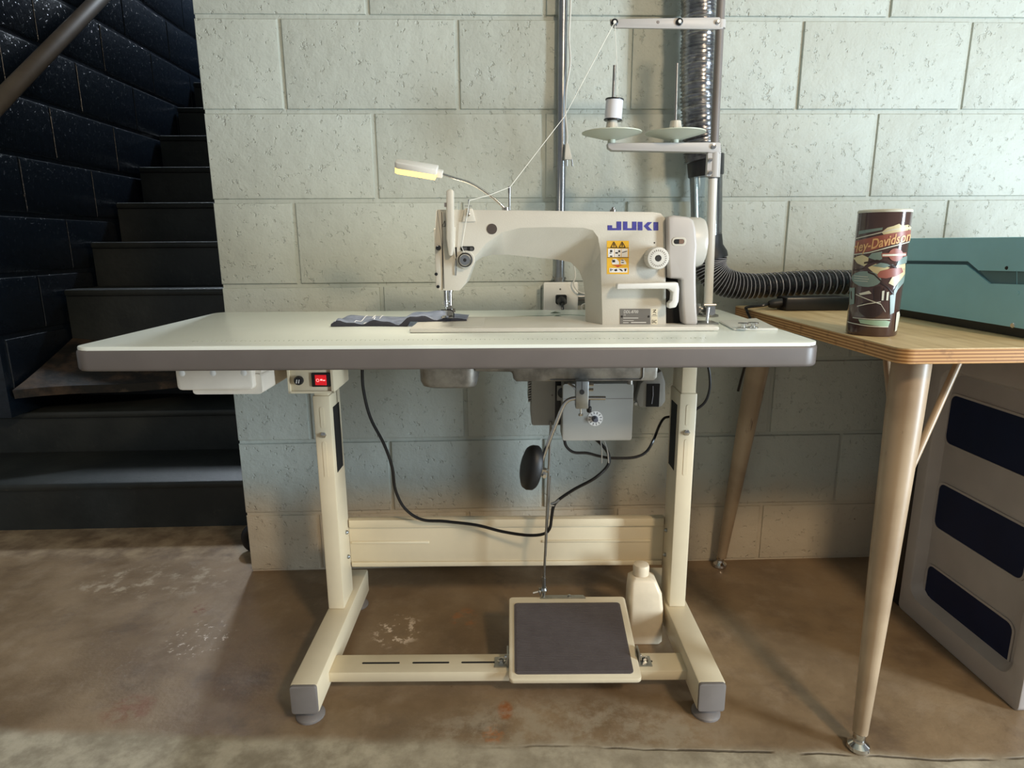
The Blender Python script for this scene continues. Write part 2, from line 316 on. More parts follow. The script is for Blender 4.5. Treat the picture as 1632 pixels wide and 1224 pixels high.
for col in top:
    rings.append([col[0], *col[1:], (col[-1][0], col[-1][1], col[-1][2]-.03), (col[0][0], col[0][1]+.005, col[0][2]-.03)])
loft(bm, rings); obj('worn_tread', bm, 'dust', st, label='dusty brown worn tread bulging over the step below')
# handrail
a, b = wx(0, 161, XS+.08), wx(157, 0, XS+.08); d = (b-a).normalized()
hr = thing('handrail', 'grey-brown handrail sloping across the dark stair wall', 'handrail', a-d*.35)
cyl_bm = bmn(); cyl(cyl_bm, a-d*.35, a+d*2.1, .027, n=20); obj('rail', bev(cyl_bm, .006), 'rail', hr)
for s in (-.30, 1.25, 1.95):
    p = a+d*s; bm = bmn(); tube(bm, [p+V((0, 0, -.02)), p+V((-.02, 0, -.06)), V((XS-.002, p.y, p.z-.07))], .008); cyl(bm, (XS-.004, p.y, p.z-.07), (XS+.008, p.y, p.z-.07), .028); obj('bracket', bm, 'rail', hr)
# rubber curl at wall corner
c0 = V((XW-.033, .12, .04)); bm = bmn()
tube(bm, [c0+V((.024*math.cos(t), 0, .030*math.sin(t))) for t in [math.radians(20+14*i) for i in range(21)]], .015, 10)
obj('rubber_stop', bm, 'rubber', base=(c0.x, c0.y, 0), label='small curled black rubber stop by the corner of the block wall', cat='stop')

# ================================================================== SEWING TABLE (table frame 'T')
ZT = .7217; XL, XR, YF, YB = -.6712, .5284, -.6244, -.0943; ZB = ZT-.040
tb = thing('sewing_table', 'industrial sewing table with pale green-white top on cream steel stand', 'table', (0, -.38, 0), 'T')
pl = rrect(XL, XR, YF, YB, .028, 5)
bm = bmn(); prism(bm, [(x, y, ZB) for x, y in pl], (0, 0, ZT-ZB-.004)); bev(bm, .006, 3); obj('edge_band', bm, 'edge', tb, label='grey rounded edge band of tabletop')
bm = bmn(); prism(bm, [(x, y, ZT-.010) for x, y in rrect(XL+.002, XR-.002, YF+.002, YB-.002, .027, 5)], (0, 0, .010)); bev(bm, .0015); tt = obj('tabletop', bm, 'top', tb)
bm = bmn()                                            # faint printed ruler along the front edge
x = -.50
i = 0
while x < .36:
    h = .007 if i % 5 == 0 else .0035; box(bm, (x, YF+.055, ZT+.0001), (x+.0016, YF+.055+h, ZT+.0004)); 
    if i % 5 == 0: addtext(bm, str(i//5), .006, lambda u, v: (x+.0025+u, YF+.0585+v, ZT+.0004))
    x += .008; i += 1
obj('ruler_print', bm, plain('pale_grey_print', (176, 180, 164), .6), tt, kind='stuff')
def leg(x0, x1, inner):
    y0, y1 = -.348, -.268; s = 1 if inner > 0 else -1; xi = x1 if s > 0 else x0; xo = x0 if s > 0 else x1
    o = obj('leg', bbox((x0, y0, .085), (x1, y1, .574), .003), 'cream', tb)
    obj('inner_leg', bbox((x0+.003, y0+.003, .57), (x1-.003, y1-.003, ZB), .002), 'cream', tb)
    box_ = bmn(); box(box_, (xi-.0005 if s > 0 else xi-.0008, y0+.018, .40), (xi+.0008 if s > 0 else xi+.0005, y1-.016, .545)); obj('side_slot', box_, 'darkhole', o)
    bm = bmn(); xm = (x0+x1)/2
    for za, zb in ((.505, .55), (.395, .475)): prism(bm, [(p, y0-.0008, q) for p, q in rrect(xm-.004, xm+.004, za, zb, .0039, 4)], (0, .002, 0))
    obj('slot_relief', bm, 'cream', o)
    bm = bmn(); lathe(bm, [(.0065, 0), (.0065, .003), (.0045, .0035), (.0045, .007), (.002, .0075)], (xm, y0+.0005, .49), (0, -1, 0), 6); obj('bolt', bm, 'chrome', tb)
    bm = bmn(); lathe(bm, [(.006, 0), (.006, .006), (.003, .008)], (xo, y0+.03, .535), (-s, 0, 0), 6); obj('bolt', bm, 'zinc', tb)
    for zz in (.245, .185):
        bm = bmn(); lathe(bm, [(.005, 0), (.005, .003), (.002, .006)], (xi, y0+.052, zz), (s, 0, 0), 8); obj('bolt', bm, 'zinc', tb)
    fx0, fx1 = (x0-.002, x0+.049) if s > 0 else (x1-.042, x1+.009)
    f = obj('foot_bar', bbox((fx0, -.595, .025), (fx1, -.17, .085), .004), 'cream', tb)
    bm = bmn(); prism(bm, [(p, -.6012, q) for p, q in rrect(fx0+.001, fx1-.001, .0265, .0845, .005, 3)], (0, .0075, 0)); bev(bm, .001); obj('end_cap', bm, 'greycap', f, label='grey plastic end cap')
    for yy in (-.572, -.195):
        bm = bmn(); lathe(bm, [(.027, 0), (.027, .004), (.022, .009), (.008, .012), (.005, .013), (.005, .028)], ((fx0+fx1)/2, yy, .0005), (0, 0, 1), 20); obj('levelling_foot', bm, 'disc', tb)
leg(-.379, -.343, 1); leg(.380, .416, -1)
# upper plates under the top
for a in ((-.40, -.40), (.37, -.40)):
    obj('mounting_plate', bbox((a[0]+.02, -.45, ZB-.006), (a[0]+.05, -.18, ZB), .001), 'cream', tb)
# rear beam
bm = bbox((-.343, -.272, .148), (.380, -.258, .266), .002); bmo = obj('beam', bm, 'cream', tb)
for za, zb, yy in ((.246, .266, -.279), (.148, .160, -.277)): obj('beam_flange', bbox((-.341, yy, za), (.378, -.2715, zb), .003), 'cream', bmo)
for xa, xb in ((-.335, .372),):
    obj('beam_rib', bbox((-.338, -.2745, .205), (-.16, -.2715, .211), .0012), 'cream', bmo); obj('beam_rib', bbox((.10, -.2745, .205), (.35, -.2715, .211), .0012), 'cream', bmo)
# treadle bar with slots
tbar = obj('treadle_bar', bbox((-.331, -.527, .036), (.376, -.470, .058), .003), 'cream', tb)
def slot(x0, x1): bm = bmn(); prism(bm, [(p, q, .0579) for p, q in rrect(x0, x1, -.5005, -.4955, .0024, 3)], (0, 0, .0004)); obj('bar_slot', bm, 'darkhole', tbar)
for p0, p1 in ((577, 637), (657, 716), (735, 800), (1025, 1041)):
    slot(tz(p0, 1057, .058).x, tz(p1, 1057, .058).x)
# pedal
PA, PB = tz(811, 1086, .062), tz(1023, 1080, .062)
xl_, xr_ = PA.x, PB.x; yf = (PA.y+PB.y)/2
tl_ = ty(805, 953, yf+.205); tr_ = ty(998, 948, yf+.205); zr = (tl_.z+tr_.z)/2; wpx = tr_.x-tl_.x
pw = (xr_-xl_); px0 = xl_; px1 = xr_; yb = yf+.205
def PP(u, v, h=0.):      # u across 0..1, v front->back 0..1, h above plate
    p = V((px0+(px1-px0)*u, yf+(yb-yf)*v, .062+(zr-.062)*v)); n = V((0, -(zr-.062), yb-yf)).normalized(); return p+n*h
bm = bmn(); prism(bm, [PP(u, v, -.012) for u, v in rrect(0, 1, 0, 1, .035, 3)], PP(0, 0, 0)-PP(0, 0, -.012)); bev(bm, .003); pd = obj('pedal', bm, 'cream', tb)
bm = bmn(); prism(bm, [PP(u, v, .0001) for u, v in rrect(.045, .945, .055, .905, .03, 3)], PP(0, 0, .002)-PP(0, 0, 0)); mt = obj('pedal_mat', bm, 'rib', pd, label='grey ribbed rubber mat')
bm = bmn(); nr = 44
for i in range(nr):
    v = .075+(.885-.075)*i/(nr-1); prism(bm, [PP(.06, v, .0019), PP(.93, v, .0019), PP(.93, v+.010, .0019), PP(.06, v+.010, .0019)], PP(0, 0, .0013)-PP(0, 0, 0))
obj('mat_ribs', bm, 'rib', mt, kind='stuff')
ph = PP(.42, .93, .0)
bm = bmn(); prism(bm, [PP(.27, .965, .0002), PP(.66, .965, .0002), PP(.64, 1.0, .0002), PP(.29, 1.0, .0002)], PP(0, 0, .004)-PP(0, 0, 0)); bk = obj('rod_bracket', bm, 'zinc', pd)
bm = bmn(); lathe(bm, [(.004, 0), (.004, .003), (.002, .004)], PP(.52, .98, .004), (0, -.3, 1), 8); obj('screw', bm, 'zinc', bk)
rb = PP(.30, .985, .012)
bm = bmn(); tube(bm, [PP(.29, .98, .002), rb+V((0, 0, .002)), rb+V((0, 0, .012))], .004, 8); lathe(bm, [(.0001, -.008), (.006, -.005), (.008, 0), (.006, .005), (.0001, .008)], rb+V((0, 0, .010)), (0, 0, 1), 12); tube(bm, [rb+V((-.024, -.004, .004)), rb+V((0, 0, .008))], .0022, 6)
lathe(bm, [(.009, 0), (.009, .002)], rb+V((-.010, -.002, .006)), (1, .1, .1), 10); obj('rod_joint', bm, 'zinc', pd)
rt = ty(878, 672, -.36)
bm = bmn(); cyl(bm, rb+V((0, 0, .012)), rb+V((0, 0, .04)), .0045); cyl(bm, rb+V((0, 0, .03)), rt, .0026); mid = rb+V((0, 0, .03))+(rt-rb-V((0, 0, .03)))*.45; cyl(bm, rb+V((.003, 0, .09)), mid+V((.006, 0, .08)), .0022)
obj('pedal_rod', bm, 'steel', tb)
for u, sx in ((-.01, -1), (1.01, 1)):
    p = PP(u, .30, -.006); bm = bmn(); box(bm, (p.x-.0015, -.515, .058), (p.x+.0015, -.485, p.z+.014)); xa, xb = (p.x-.026, p.x) if sx < 0 else (p.x, p.x+.026); box(bm, (xa, -.515, .0585), (xb, -.485, .061)); h = obj('hinge_bracket', bm, 'zinc', tb)
    bm = bmn(); lathe(bm, [(.008, 0), (.008, .002), (.0055, .0022), (.0055, .008), (.003, .009)], ((xa+xb)/2, -.5, .061), (0, 0, 1), 6); cyl(bm, (p.x+sx*.001, -.50, p.z), (p.x+sx*.006, -.50, p.z), .005); obj('bolt', bm, 'chrome', h)
# drawer
Yd = -.52; x0, x1 = -.556, -.424
bm = bmn()
def rr(x0, x1, z0, z1, y, r): return [(p, y, q) for p, q in rrect(x0, x1, z0, z1, r, 3)]
prism(bm, rr(x0+.020, x1+.012, .6185, .655, Yd+.004, .006), (0, .27, 0)); dr = obj('drawer', bm, 'milk', tb, label='milky plastic drawer hung under tabletop')
bm = bmn(); prism(bm, rr(x0, x1+.002, .629, ZB-.003, Yd-.010, .008), (0, .018, 0)); bev(bm, .003); fp = obj('drawer_front', bm, 'milk', dr)
bm = bmn(); box(bm, (x0+.008, Yd+.006, .656), (x1+.012, Yd+.27, ZB)); obj('drawer_rail', bm, 'milk', tb)
for xx in (x0+.012, (x0+x1)/2, x1-.012): bm = bmn(); lathe(bm, [(.006, 0), (.003, .001)], (xx, Yd-.0099, .660), (0, -1, 0), 10); obj('drawer_dimple', bm, 'white', fp)
# switch box
Ys = -.462; sa, sb = ty(458, 590, Ys), ty(533, 626, Ys); x0, x1, z0 = sa.x, sb.x, sb.z
sw = obj('switch_box', bbox((x0, Ys, z0), (x1, -.352, ZB), .003), 'cream', tb)
bm = bmn(); box(bm, (x0, Ys-.004, z0), (x0+.004, Ys+.001, ZB)); box(bm, (x1-.004, Ys-.004, z0), (x1, Ys+.001, ZB)); box(bm, (x0, Ys-.004, z0), (x1, Ys+.001, z0+.004)); obj('box_rim', bm, 'cream', sw)
bz = ty(512, 605, Ys); bm = bmn(); prism(bm, rr(bz.x-.0175, bz.x+.0175, bz.z-.0135, bz.z+.0135, Ys-.003, .002), (0, .004, 0)); bev(bm, .001); bzo = obj('switch_bezel', bm, 'black', sw)
bm = bmn(); prism(bm, [(bz.x-.0105, Ys-.0035, bz.z-.0095), (bz.x+.0105, Ys-.0065, bz.z-.0095), (bz.x+.0105, Ys-.0065, bz.z+.0095), (bz.x-.0105, Ys-.0035, bz.z+.0095)], (0, .004, 0)); obj('rocker', bm, 'red', bzo, label='lit red rocker switch')
bm = bmn(); addtext(bm, 'O', .0085, lambda u, v: (bz.x-.0085+u, Ys-.0054-.0012*(u/.007), bz.z-.003+v)); box(bm, (bz.x+.0000, Ys-.0068, bz.z-.0005), (bz.x+.0035, Ys-.0055, bz.z+.002)); box(bm, (bz.x+.005, Ys-.0075, bz.z-.0008), (bz.x+.009, Ys-.006, bz.z+.0006)); obj('rocker_mark', bm, 'redmark', bzo)
kz = ty(477, 606, Ys); bm = bmn(); lathe(bm, [(.0085, 0), (.0085, .006), (.007, .009), (.0001, .0095)], (kz.x, Ys, kz.z), (0, -1, 0), 20); fh = obj('fuse_holder', bm, 'black', sw)
bm = bmn()
for q in (-.0025, .0018): prism(bm, [(kz.x+q-.0012, Ys-.0098, kz.z-.004), (kz.x+q+.0004, Ys-.0098, kz.z-.004), (kz.x+q+.002, Ys-.0098, kz.z+.003), (kz.x+q+.0004, Ys-.0098, kz.z+.003)], (0, .0006, 0))
obj('fuse_mark', bm, 'paper', fh)

# ================================================================== SEWING MACHINE
YM = -.455; YO = -.405
mc = thing('sewing_machine', 'cream industrial lockstitch sewing machine standing on the pale table', 'sewing machine', (.12, -.40, ZT), 'T')
def mp(px, py, Y=YM): return ty(px, py, Y)
bx0 = tz(655, 529, ZT).x; bx1 = tz(1142, 526, ZT).x; ZBED = ZT+.009
bm = bmn(); prism(bm, [(x, y, ZT+.0003) for x, y in ((bx0, -.487), (bx1, -.487), (bx1, -.309), (bx0+.012, -.309), (bx0, -.325))], (0, 0, ZBED-ZT)); bev(bm, .004); bed = obj('bed', bm, 'bed', mc)
bm = bmn(); box(bm, (bx0+.02, -.47, ZBED), (-.02, -.33, ZBED+.0006)); obj('slide_plate', bm, 'bed', bed)
FO = [((697,334),0),((880,336),0),((1040,338),0),((1053,340),0),((1060,348),0),((1061,527),0),((960,527),(934,527)),((959,470),(933,470)),((957,400),(931,450)),((953,378),(924,432)),((945,367),(910,418)),((930,363),(890,414)),((880,362),(860,411)),((830,363),(810,406)),((800,370),(785,406)),((775,388),(768,410)),((757,409),(757,418)),((750,430),0),((742,452),0),((732,463),0),((706,463),0),((706,400),0)]
FR, OR = [], []
for f, o in FO:
    a = mp(*f); a = V((a.x, 0, max(a.z, ZBED+.0002))); b = a if o == 0 else ty(o[0], o[1], YO); FR.append(a); OR.append(V((b.x, 0, max(b.z, ZBED+.0002))))
def at(r, y): return [V((p.x, y, p.z)) for p in r]
bm = bmn(); loft(bm, [at(FR, YM), at(OR, YO), at(OR, -.392), at(FR, -.345)]); bev(bm, .007, 3, 62); bd = obj('arm_body', bm, 'body', mc, ang=32)
pts = [mp(*q) for q in ((695,334),(705.5,334),(705.5,463),(700,464),(694,457),(692,380))]; bm = bmn(); prism(bm, [(p.x, YM+.002, p.z) for p in pts], (0, .100, 0)); bev(bm, .004); fpz = obj('face_plate', bm, 'body', mc)
p = mp(705.6, 400); bm = bmn(); box(bm, (p.x-.0004, YM-.0003, mp(705, 460).z), (p.x+.0008, YM+.02, mp(705, 338).z)); obj('face_plate_seam', bm, 'ink', fpz)
p = mp(690, 380); bm = bmn(); box(bm, (p.x-.001, -.43, p.z-.02), (p.x+.006, -.37, p.z+.018)); obj('side_cover', bev(bm, .002), 'body', fpz)
p = mp(699, 395); bm = bmn(); lathe(bm, [(.0045, 0), (.0045, .010), (.0030, .012)], (p.x, YM+.002, p.z), (0, -1, 0), 12); obj('knurled_screw', bm, 'black', fpz)
for q in ((695, 437), (698, 457)):
    p = mp(*q); bm = bmn(); lathe(bm, [(.003, 0), (.003, .002)], (p.x, YM+.002, p.z), (0, -1, 0), 10); obj('screw', bm, 'black', fpz)
bm = bmn()                                              # small warning triangle outline
tri = [mp(*q, YM-.0004) for q in ((704.3, 361), (709.6, 361), (709, 352))]
for a, b in zip(tri, tri[1:]+tri[:1]): tube(bm, [a, b], .0004, 4)
obj('warning_triangle', bm, 'ink', fpz)
# take-up cover
A = [mp(*q, YM-.014) for q in ((711,303),(718,301),(723,303),(723,392),(721,408),(715,408),(713,396),(711,380))]; bm = bmn(); prism(bm, A, (0, .015, 0)); bev(bm, .003, 2); tc = obj('take_up_cover', bm, 'body', mc)
p = mp(709, 327, YM-.010); bm = bmn(); box(bm, (p.x-.001, YM-.012, p.z-.003), (p.x+.006, YM-.004, p.z+.004)); obj('cover_clip', bm, 'disc', tc)
# thread guide
A = [mp(*q, YM-.004) for q in ((741,332),(753,332),(758,353),(736,354)) ]; bm = bmn(); prism(bm, A, (0, .005, 0)); bev(bm, .0015); tg = obj('thread_guide', bm, 'body', mc)
bm = bmn(); tube(bm, [mp(747, 344, YM-.006), mp(747, 330, YM-.006), mp(747, 318, YM-.006)], .0012, 8); a = mp(747, 342, YM-.004); lathe(bm, [(.003, 0), (.003, .003), (.001, .004)], a, (0, -1, 0), 10); b = mp(747, 328.5, YM-.004); box(bm, (b.x-.007, b.y-.002, b.z-.0005), (b.x+.006, b.y+.004, b.z+.0005)); obj('guide_pin', bm, 'chrome', tg)
p = mp(784, 365); bm = bmn(); lathe(bm, [(.0092, -.002), (.0092, .0008), (.0001, .0010)], (p.x, YM, p.z), (0, -1, 0), 24); obj('rubber_plug', bm, plain('brown_rubber_plug', (72, 62, 56), .6), mc, label='dark round plug in arm')
# tension
p = mp(742, 414); bm = bmn(); lathe(bm, [(.0165, -.001), (.0165, .002), (.0155, .003)], (p.x, YM, p.z), (0, -1, 0), 28); tn = obj('tension_disc', bm, 'body', mc)
bm = bmn(); lathe(bm, [(.0128, 0), (.0128, .006), (.0115, .007)], (p.x, YM-.002, p.z), (0, -1, 0), 28); obj('tension_ring', bm, 'ink', tn)
bm = bmn(); lathe(bm, [(.0098, 0), (.0105, .003), (.0105, .012), (.0092, .014), (.003, .0142), (.0025, .012)], (p.x, YM-.005, p.z), (0, -1, 0), 28); kn = obj('tension_knob', bm, 'chrome', tn)
bm = bmn(); lathe(bm, [(.0026, 0), (.0022, .003)], (p.x, YM-.0185, p.z), (0, -1, 0), 10); obj('knob_stud', bm, 'ink', kn)
bm = bmn(); a, b = mp(734, 392.5), mp(756, 400); prism(bm, [(x, YM-.0004, z) for x, z in rrect(a.x, b.x, b.z, a.z, .0035, 4)], (0, .001, 0)); so = obj('lever_slot', bm, 'darkhole', mc)
bm = bmn(); a, b = mp(737, 394), mp(744, 399); box(bm, (a.x, YM-.003, b.z), (b.x, YM, a.z)); a, b = mp(749, 394), mp(754, 399); box(bm, (a.x, YM-.002, b.z), (b.x, YM, a.z)); obj('slot_lever', bm, 'steel', so)
bm = bmn(); a, b = mp(725.5, 394), mp(728.5, 418); box(bm, (a.x, YM-.0005, b.z), (b.x, YM+.001, a.z)); tl2 = obj('take_up_slot', bm, 'darkhole', mc)
bm = bmn(); tube(bm, [mp(727, 415, YM-.002), mp(727, 428, YM-.003), mp(726.6, 439, YM-.002)], .0011, 6); obj('check_spring', bm, 'chrome', tl2)
# bars and presser foot
xn = ty(713, 480, -.40).x; zb = mp(714, 462, -.40).z
bm = bmn(); cyl(bm, (xn-.003, -.40, ZBED+.035), (xn-.003, -.40, zb+.01), .0032); nb = obj('needle_bar', bm, 'steel', mc)
bm = bmn(); cyl(bm, (xn-.003, -.40, ZBED+.012), (xn-.003, -.40, ZBED+.036), .0011); cyl(bm, (xn-.003, -.40, ZBED+.030), (xn-.003, -.40, ZBED+.042), .0045); cyl(bm, (xn-.009, -.40, ZBED+.036), (xn+.004, -.40, ZBED+.036), .0018); obj('needle', bm, 'chrome', nb)
bm = bmn(); cyl(bm, (xn+.0045, -.393, ZBED+.016), (xn+.0045, -.393, zb+.012), .0042); cyl(bm, (xn+.0045, -.393, zb-.004), (xn+.0045, -.393, zb+.006), .0065); pb = obj('presser_bar', bm, 'chrome', mc)
bm = bmn(); box(bm, (xn-.001, -.401, ZBED+.012), (xn+.009, -.385, ZBED+.032)); box(bm, (xn-.012, -.412, ZBED+.009), (xn-.004, -.385, ZBED+.0115)); box(bm, (xn+.002, -.412, ZBED+.009), (xn+.010, -.385, ZBED+.0115)); bev(bm, .0008, 1); cyl(bm, (xn+.008, -.392, ZBED+.022), (xn+.014, -.392, ZBED+.022), .0035); obj('presser_foot', bm, 'steel', pb)
bm = bmn(); tube(bm, spline([(xn-.012, -.404, ZBED+.024), (xn+.006, -.406, ZBED+.024), (xn+.012, -.408, ZBED+.019), (xn+.012, -.408, ZBED+.010)], 3), .0011, 6); obj('finger_guard', bm, 'black', pb)
# belt cover, hand wheel
YC = -.468; q = ((1063,345),(1075,343),(1099,346),(1106,351),(1110,366),(1112,392),(1110,422),(1110,450),(1111,490),(1112.5,526.5),(1090,526.5),(1088,490),(1086.5,447),(1084,444.5),(1066,444),(1064,400))
A = [ty(*a, YC) for a in q]; bm = bmn(); prism(bm, [(a.x, YC, max(a.z, ZBED+.0002)) for a in A], (0, .125, 0)); bev(bm, .006, 3, 55); bc = obj('belt_cover', bm, plain('grey_cover_plastic', (186, 180, 174), .4, var=.02), mc)
a, b = ty(1071, 378, YC), ty(1093, 392, YC); bm = bmn(); prism(bm, [(x, YC-.001, z) for x, z in rrect(a.x, b.x, b.z, a.z, .0065, 4)], (0, .002, 0)); bev(bm, .0006, 1); rim = obj('cover_window_rim', bm, 'body', bc)
bm = bmn(); prism(bm, [(x, YC-.0014, z) for x, z in rrect(a.x+.0035, b.x-.0035, b.z+.0035, a.z-.0035, .0035, 4)], (0, .001, 0)); obj('cover_window', bm, 'darkhole', rim)
bm = bmn(); box(bm, ((a.x+b.x)/2, YC-.0018, b.z+.004), (b.x-.0045, YC-.0012, a.z-.004)); obj('belt_glimpse', bm, plain('brown_belt', (120, 92, 74), .7), rim)
a, b = ty(1063, 446, -.44), ty(1089, 526, -.44); bm = bmn(); box(bm, (a.x, -.44, ZBED+.0003), (b.x+.002, -.36, a.z)); obj('belt_well', bm, 'darkhole', bc)
a, c = ty(1112, 386, YC)-V((.003, 0, 0)), ty(1129.5, 386, -.445); r = (ty(1120, 345, -.44).z-ty(1120, 427, -.44).z)/2
bm = bmn(); lathe(bm, [(r*.8, 0), (r, .002), (r, (c.x-a.x)*.75), (r*.93, (c.x-a.x)), (r*.5, c.x-a.x+.001), (r*.2, c.x-a.x-.002)], (a.x, -.40, (ty(1120, 386, -.42).z)), (1, 0, 0), 48); obj('hand_wheel', bm, plain('hand_wheel_enamel', (196, 192, 182), .35, var=.02), mc)
# dial
p = mp(1043, 411); R0 = .0192; bm = bmn(); n = 60; rings = []
for rr_, h in ((1.0, 0), (1.0, .027), (.95, .030), (.84, .0305), (.3, .0305), (.27, .027)):
    rings.append([(p.x+R0*rr_*(1+(.035*(i % 2) if rr_ > .98 else 0))*math.cos(2*math.pi*i/n), YM-h, p.z+R0*rr_*(1+(.035*(i % 2) if rr_ > .98 else 0))*math.sin(2*math.pi*i/n)) for i in range(n)])
loft(bm, rings); dl = obj('stitch_dial', bm, 'bed', mc, ang=20)
bm = bmn(); lathe(bm, [(.0052, 0), (.0052, .0035)], (p.x, YM-.0275, p.z), (0, -1, 0), 20); obj('dial_screw', bm, 'ink', dl)
bm = bmn()
for i in range(24):
    t = 2*math.pi*i/24; c_, s_ = math.cos(t), math.sin(t); o = V((p.x, YM-.0306, p.z)); a = o+V((c_, 0, s_))*R0*.62; b = o+V((c_, 0, s_))*R0*.78; w = V((-s_, 0, c_))*.0005; prism(bm, [a-w, a+w, b+w, b-w], (0, -.0003, 0))
obj('dial_marks', bm, 'disc', dl)
a = mp(1043, 387); bm = bmn(); lathe(bm, [(.0015, 0), (.0012, .0005)], (a.x, YM, a.z), (0, -1, 0), 10); obj('index_dot', bm, 'ink', mc)
# reverse lever
Yr = YM-.030; q = ((984,452),(1081,450),(1083,460),(1082,480),(1078,490),(1066,492),(1066,484),(1071,479),(1072,466),(1066,460.5),(983,461))
A = [ty(*a, Yr) for a in q]; bm = bmn(); prism(bm, A, (0, .020, 0)); bev(bm, .0025); rl = obj('reverse_lever', bm, 'white', mc)
a = ty(1066, 486, -.47); bm = bmn(); cyl(bm, (a.x+.008, -.462, a.z+.004), (a.x+.008, -.40, a.z+.004), .006); obj('lever_shaft', bm, 'steel', rl)
# JUKI lettering (polygons) on the arm
def zq(u, v, dy=.0004): return mp(940+u/11.13, 340+v/11.13, YM-dy)
def flat(bm, poly, dy=.0004, th=.0004): prism(bm, [zq(u, v, dy) for u, v in poly], (0, th, 0))
def rc(a, b, c, d): return [(a, c), (b, c), (b, d), (a, d)]
bm = bmn()
for poly in (rc(475,560,145,300), rc(315,475,262,300), rc(315,398,212,262), rc(590,668,145,300), rc(750,830,147,300), rc(668,750,264,300), rc(850,935,150,302), [(958,226),(1025,155),(1108,155),(1035,228),(1112,304),(1030,304)], rc(1130,1216,155,304)): flat(bm, poly)
obj('brand_lettering', bm, 'blue', mc, label='blue block lettering')
# warning label
bm = bmn(); flat(bm, rc(302,693,488,1078), .0003, .0003); wlb = obj('warning_label', bm, 'yellow', mc, label='yellow warning label with pictograms')
bm = bmn()
for poly in (rc(325,432,628,775), rc(440,552,628,775), rc(562,672,628,775), rc(348,668,970,1050), [(385,850),(410,810),(470,805),(520,860),(515,905),(400,905)], [(545,830),(600,812),(640,860),(650,905),(545,905)]): flat(bm, poly, .0006, .0004)
obj('label_panels', bm, 'paper', wlb)
bm = bmn()
for x_, v_ in ((428, 0), (575, 0)):
    o_ = [(x_, 505), (x_+55, 605), (x_-52, 605)]
    for a, b in zip(o_, o_[1:]+o_[:1]): tube(bm, [zq(*a, .0007), zq(*b, .0007)], .0006, 4)
    flat(bm, rc(x_-7, x_+9, 535, 588), .0008)
for poly in (rc(310,690,608,616), rc(310,690,780,787), rc(360,400,650,690), rc(350,385,700,712), rc(360,400,750,772), rc(455,500,690,715), rc(508,540,655,690), rc(510,530,735,760), [(575,690),(660,665),(662,676),(577,702)], rc(400,450,825,870), rc(560,600,825,838), rc(560,605,865,880), [(365,980),(385,985),(380,1025),(368,1030)], rc(395,410,990,1010), [(430,1000),(480,985),(490,1020),(450,1028)], [(510,985),(560,990),(590,1025),(570,1030)], [(612,985),(655,982),(640,1028),(622,1028)]): flat(bm, poly, .0009, .0003)
obj('label_pictograms', bm, 'ink', wlb)
bm = bmn(); flat(bm, [(395,920),(590,915),(540,935),(500,958),(470,938)], .0009, .0003); obj('label_arrow', bm, 'redink', wlb)
# name plate
def zn(u, v, dy): return mp(960+u/14.84, 470+v/14.84, YM-dy)
bm = bmn(); prism(bm, [zn(*q, .0006) for q in rc(415,1137,328,692)], (0, .0006, 0)); npl = obj('name_plate', bm, 'plate', mc, label='grey riveted name plate')
bm = bmn(); o = zn(500, 432, .0009); k = mp(1000, 500).x-mp(999, 500).x; addtext(bm, 'DDL-8700', 85/14.84*k*1.15, lambda u, v: (o.x+u*.82, o.y, o.z+v), shear=.15, offset=.00008); o2 = zn(508, 495, .0009); addtext(bm, 'H', 50/14.84*k*1.2, lambda u, v: (o2.x+u, o2.y, o2.z+v))
for q in (rc(495,850,540,556), rc(490,740,600,612), rc(490,620,648,664)): prism(bm, [zn(*a, .0008) for a in q], (0, .0002, 0))
prism(bm, [zn(*a, .0008) for a in rc(680,1035,640,664)], (0, .0002, 0)); obj('plate_print', bm, 'platetext', npl)
for u in (462, 1095):
    bm = bmn(); a = zn(u, 512, .0005); lathe(bm, [(.0022, 0), (.0016, .0008)], a, (0, -1, 0), 10); obj('plate_rivet', bm, 'ink', npl)
bm = bmn(); prism(bm, [zn(*q, .0003) for q in rc(1160,1306,330,700)], (0, .0003, 0)); cl_ = obj('conformity_label', bm, 'creaml', mc)
bm = bmn(); o4 = zn(1168, 668, .0005); addtext(bm, 'EAC', 110/14.84*k, lambda u, v: (o4.x+u*.55, o4.y, o4.z+v), offset=.0001)
for q in (rc(1190,1275,460,472), rc(1170,1300,494,500)): prism(bm, [zn(*a, .0006) for a in q], (0, .0002, 0))
for a, b in (((1195,360),(1270,352)), ((1270,352),(1200,420)), ((1215,390),(1270,430))): tube(bm, [zn(*a, .0006), zn(*b, .0006)], .0005, 4)
obj('conformity_print', bm, 'ink', cl_)
# top fittings
a = mp(977, 336, -.40); bm = bmn(); lathe(bm, [(.006, -.006), (.006, .002), (.003, .003), (.003, .006), (.0015, .007)], a, (0, 0, 1), 14); obj('oil_cap', bm, 'steel', mc)
a = mp(812, 336, -.41); b = mp(812, 297, -.41); bm = bmn(); cyl(bm, a-V((0, 0, .006)), b, .0022); cyl(bm, b-V((0, 0, .012)), b, .0028); obj('arm_thread_post', bm, 'steel', mc)

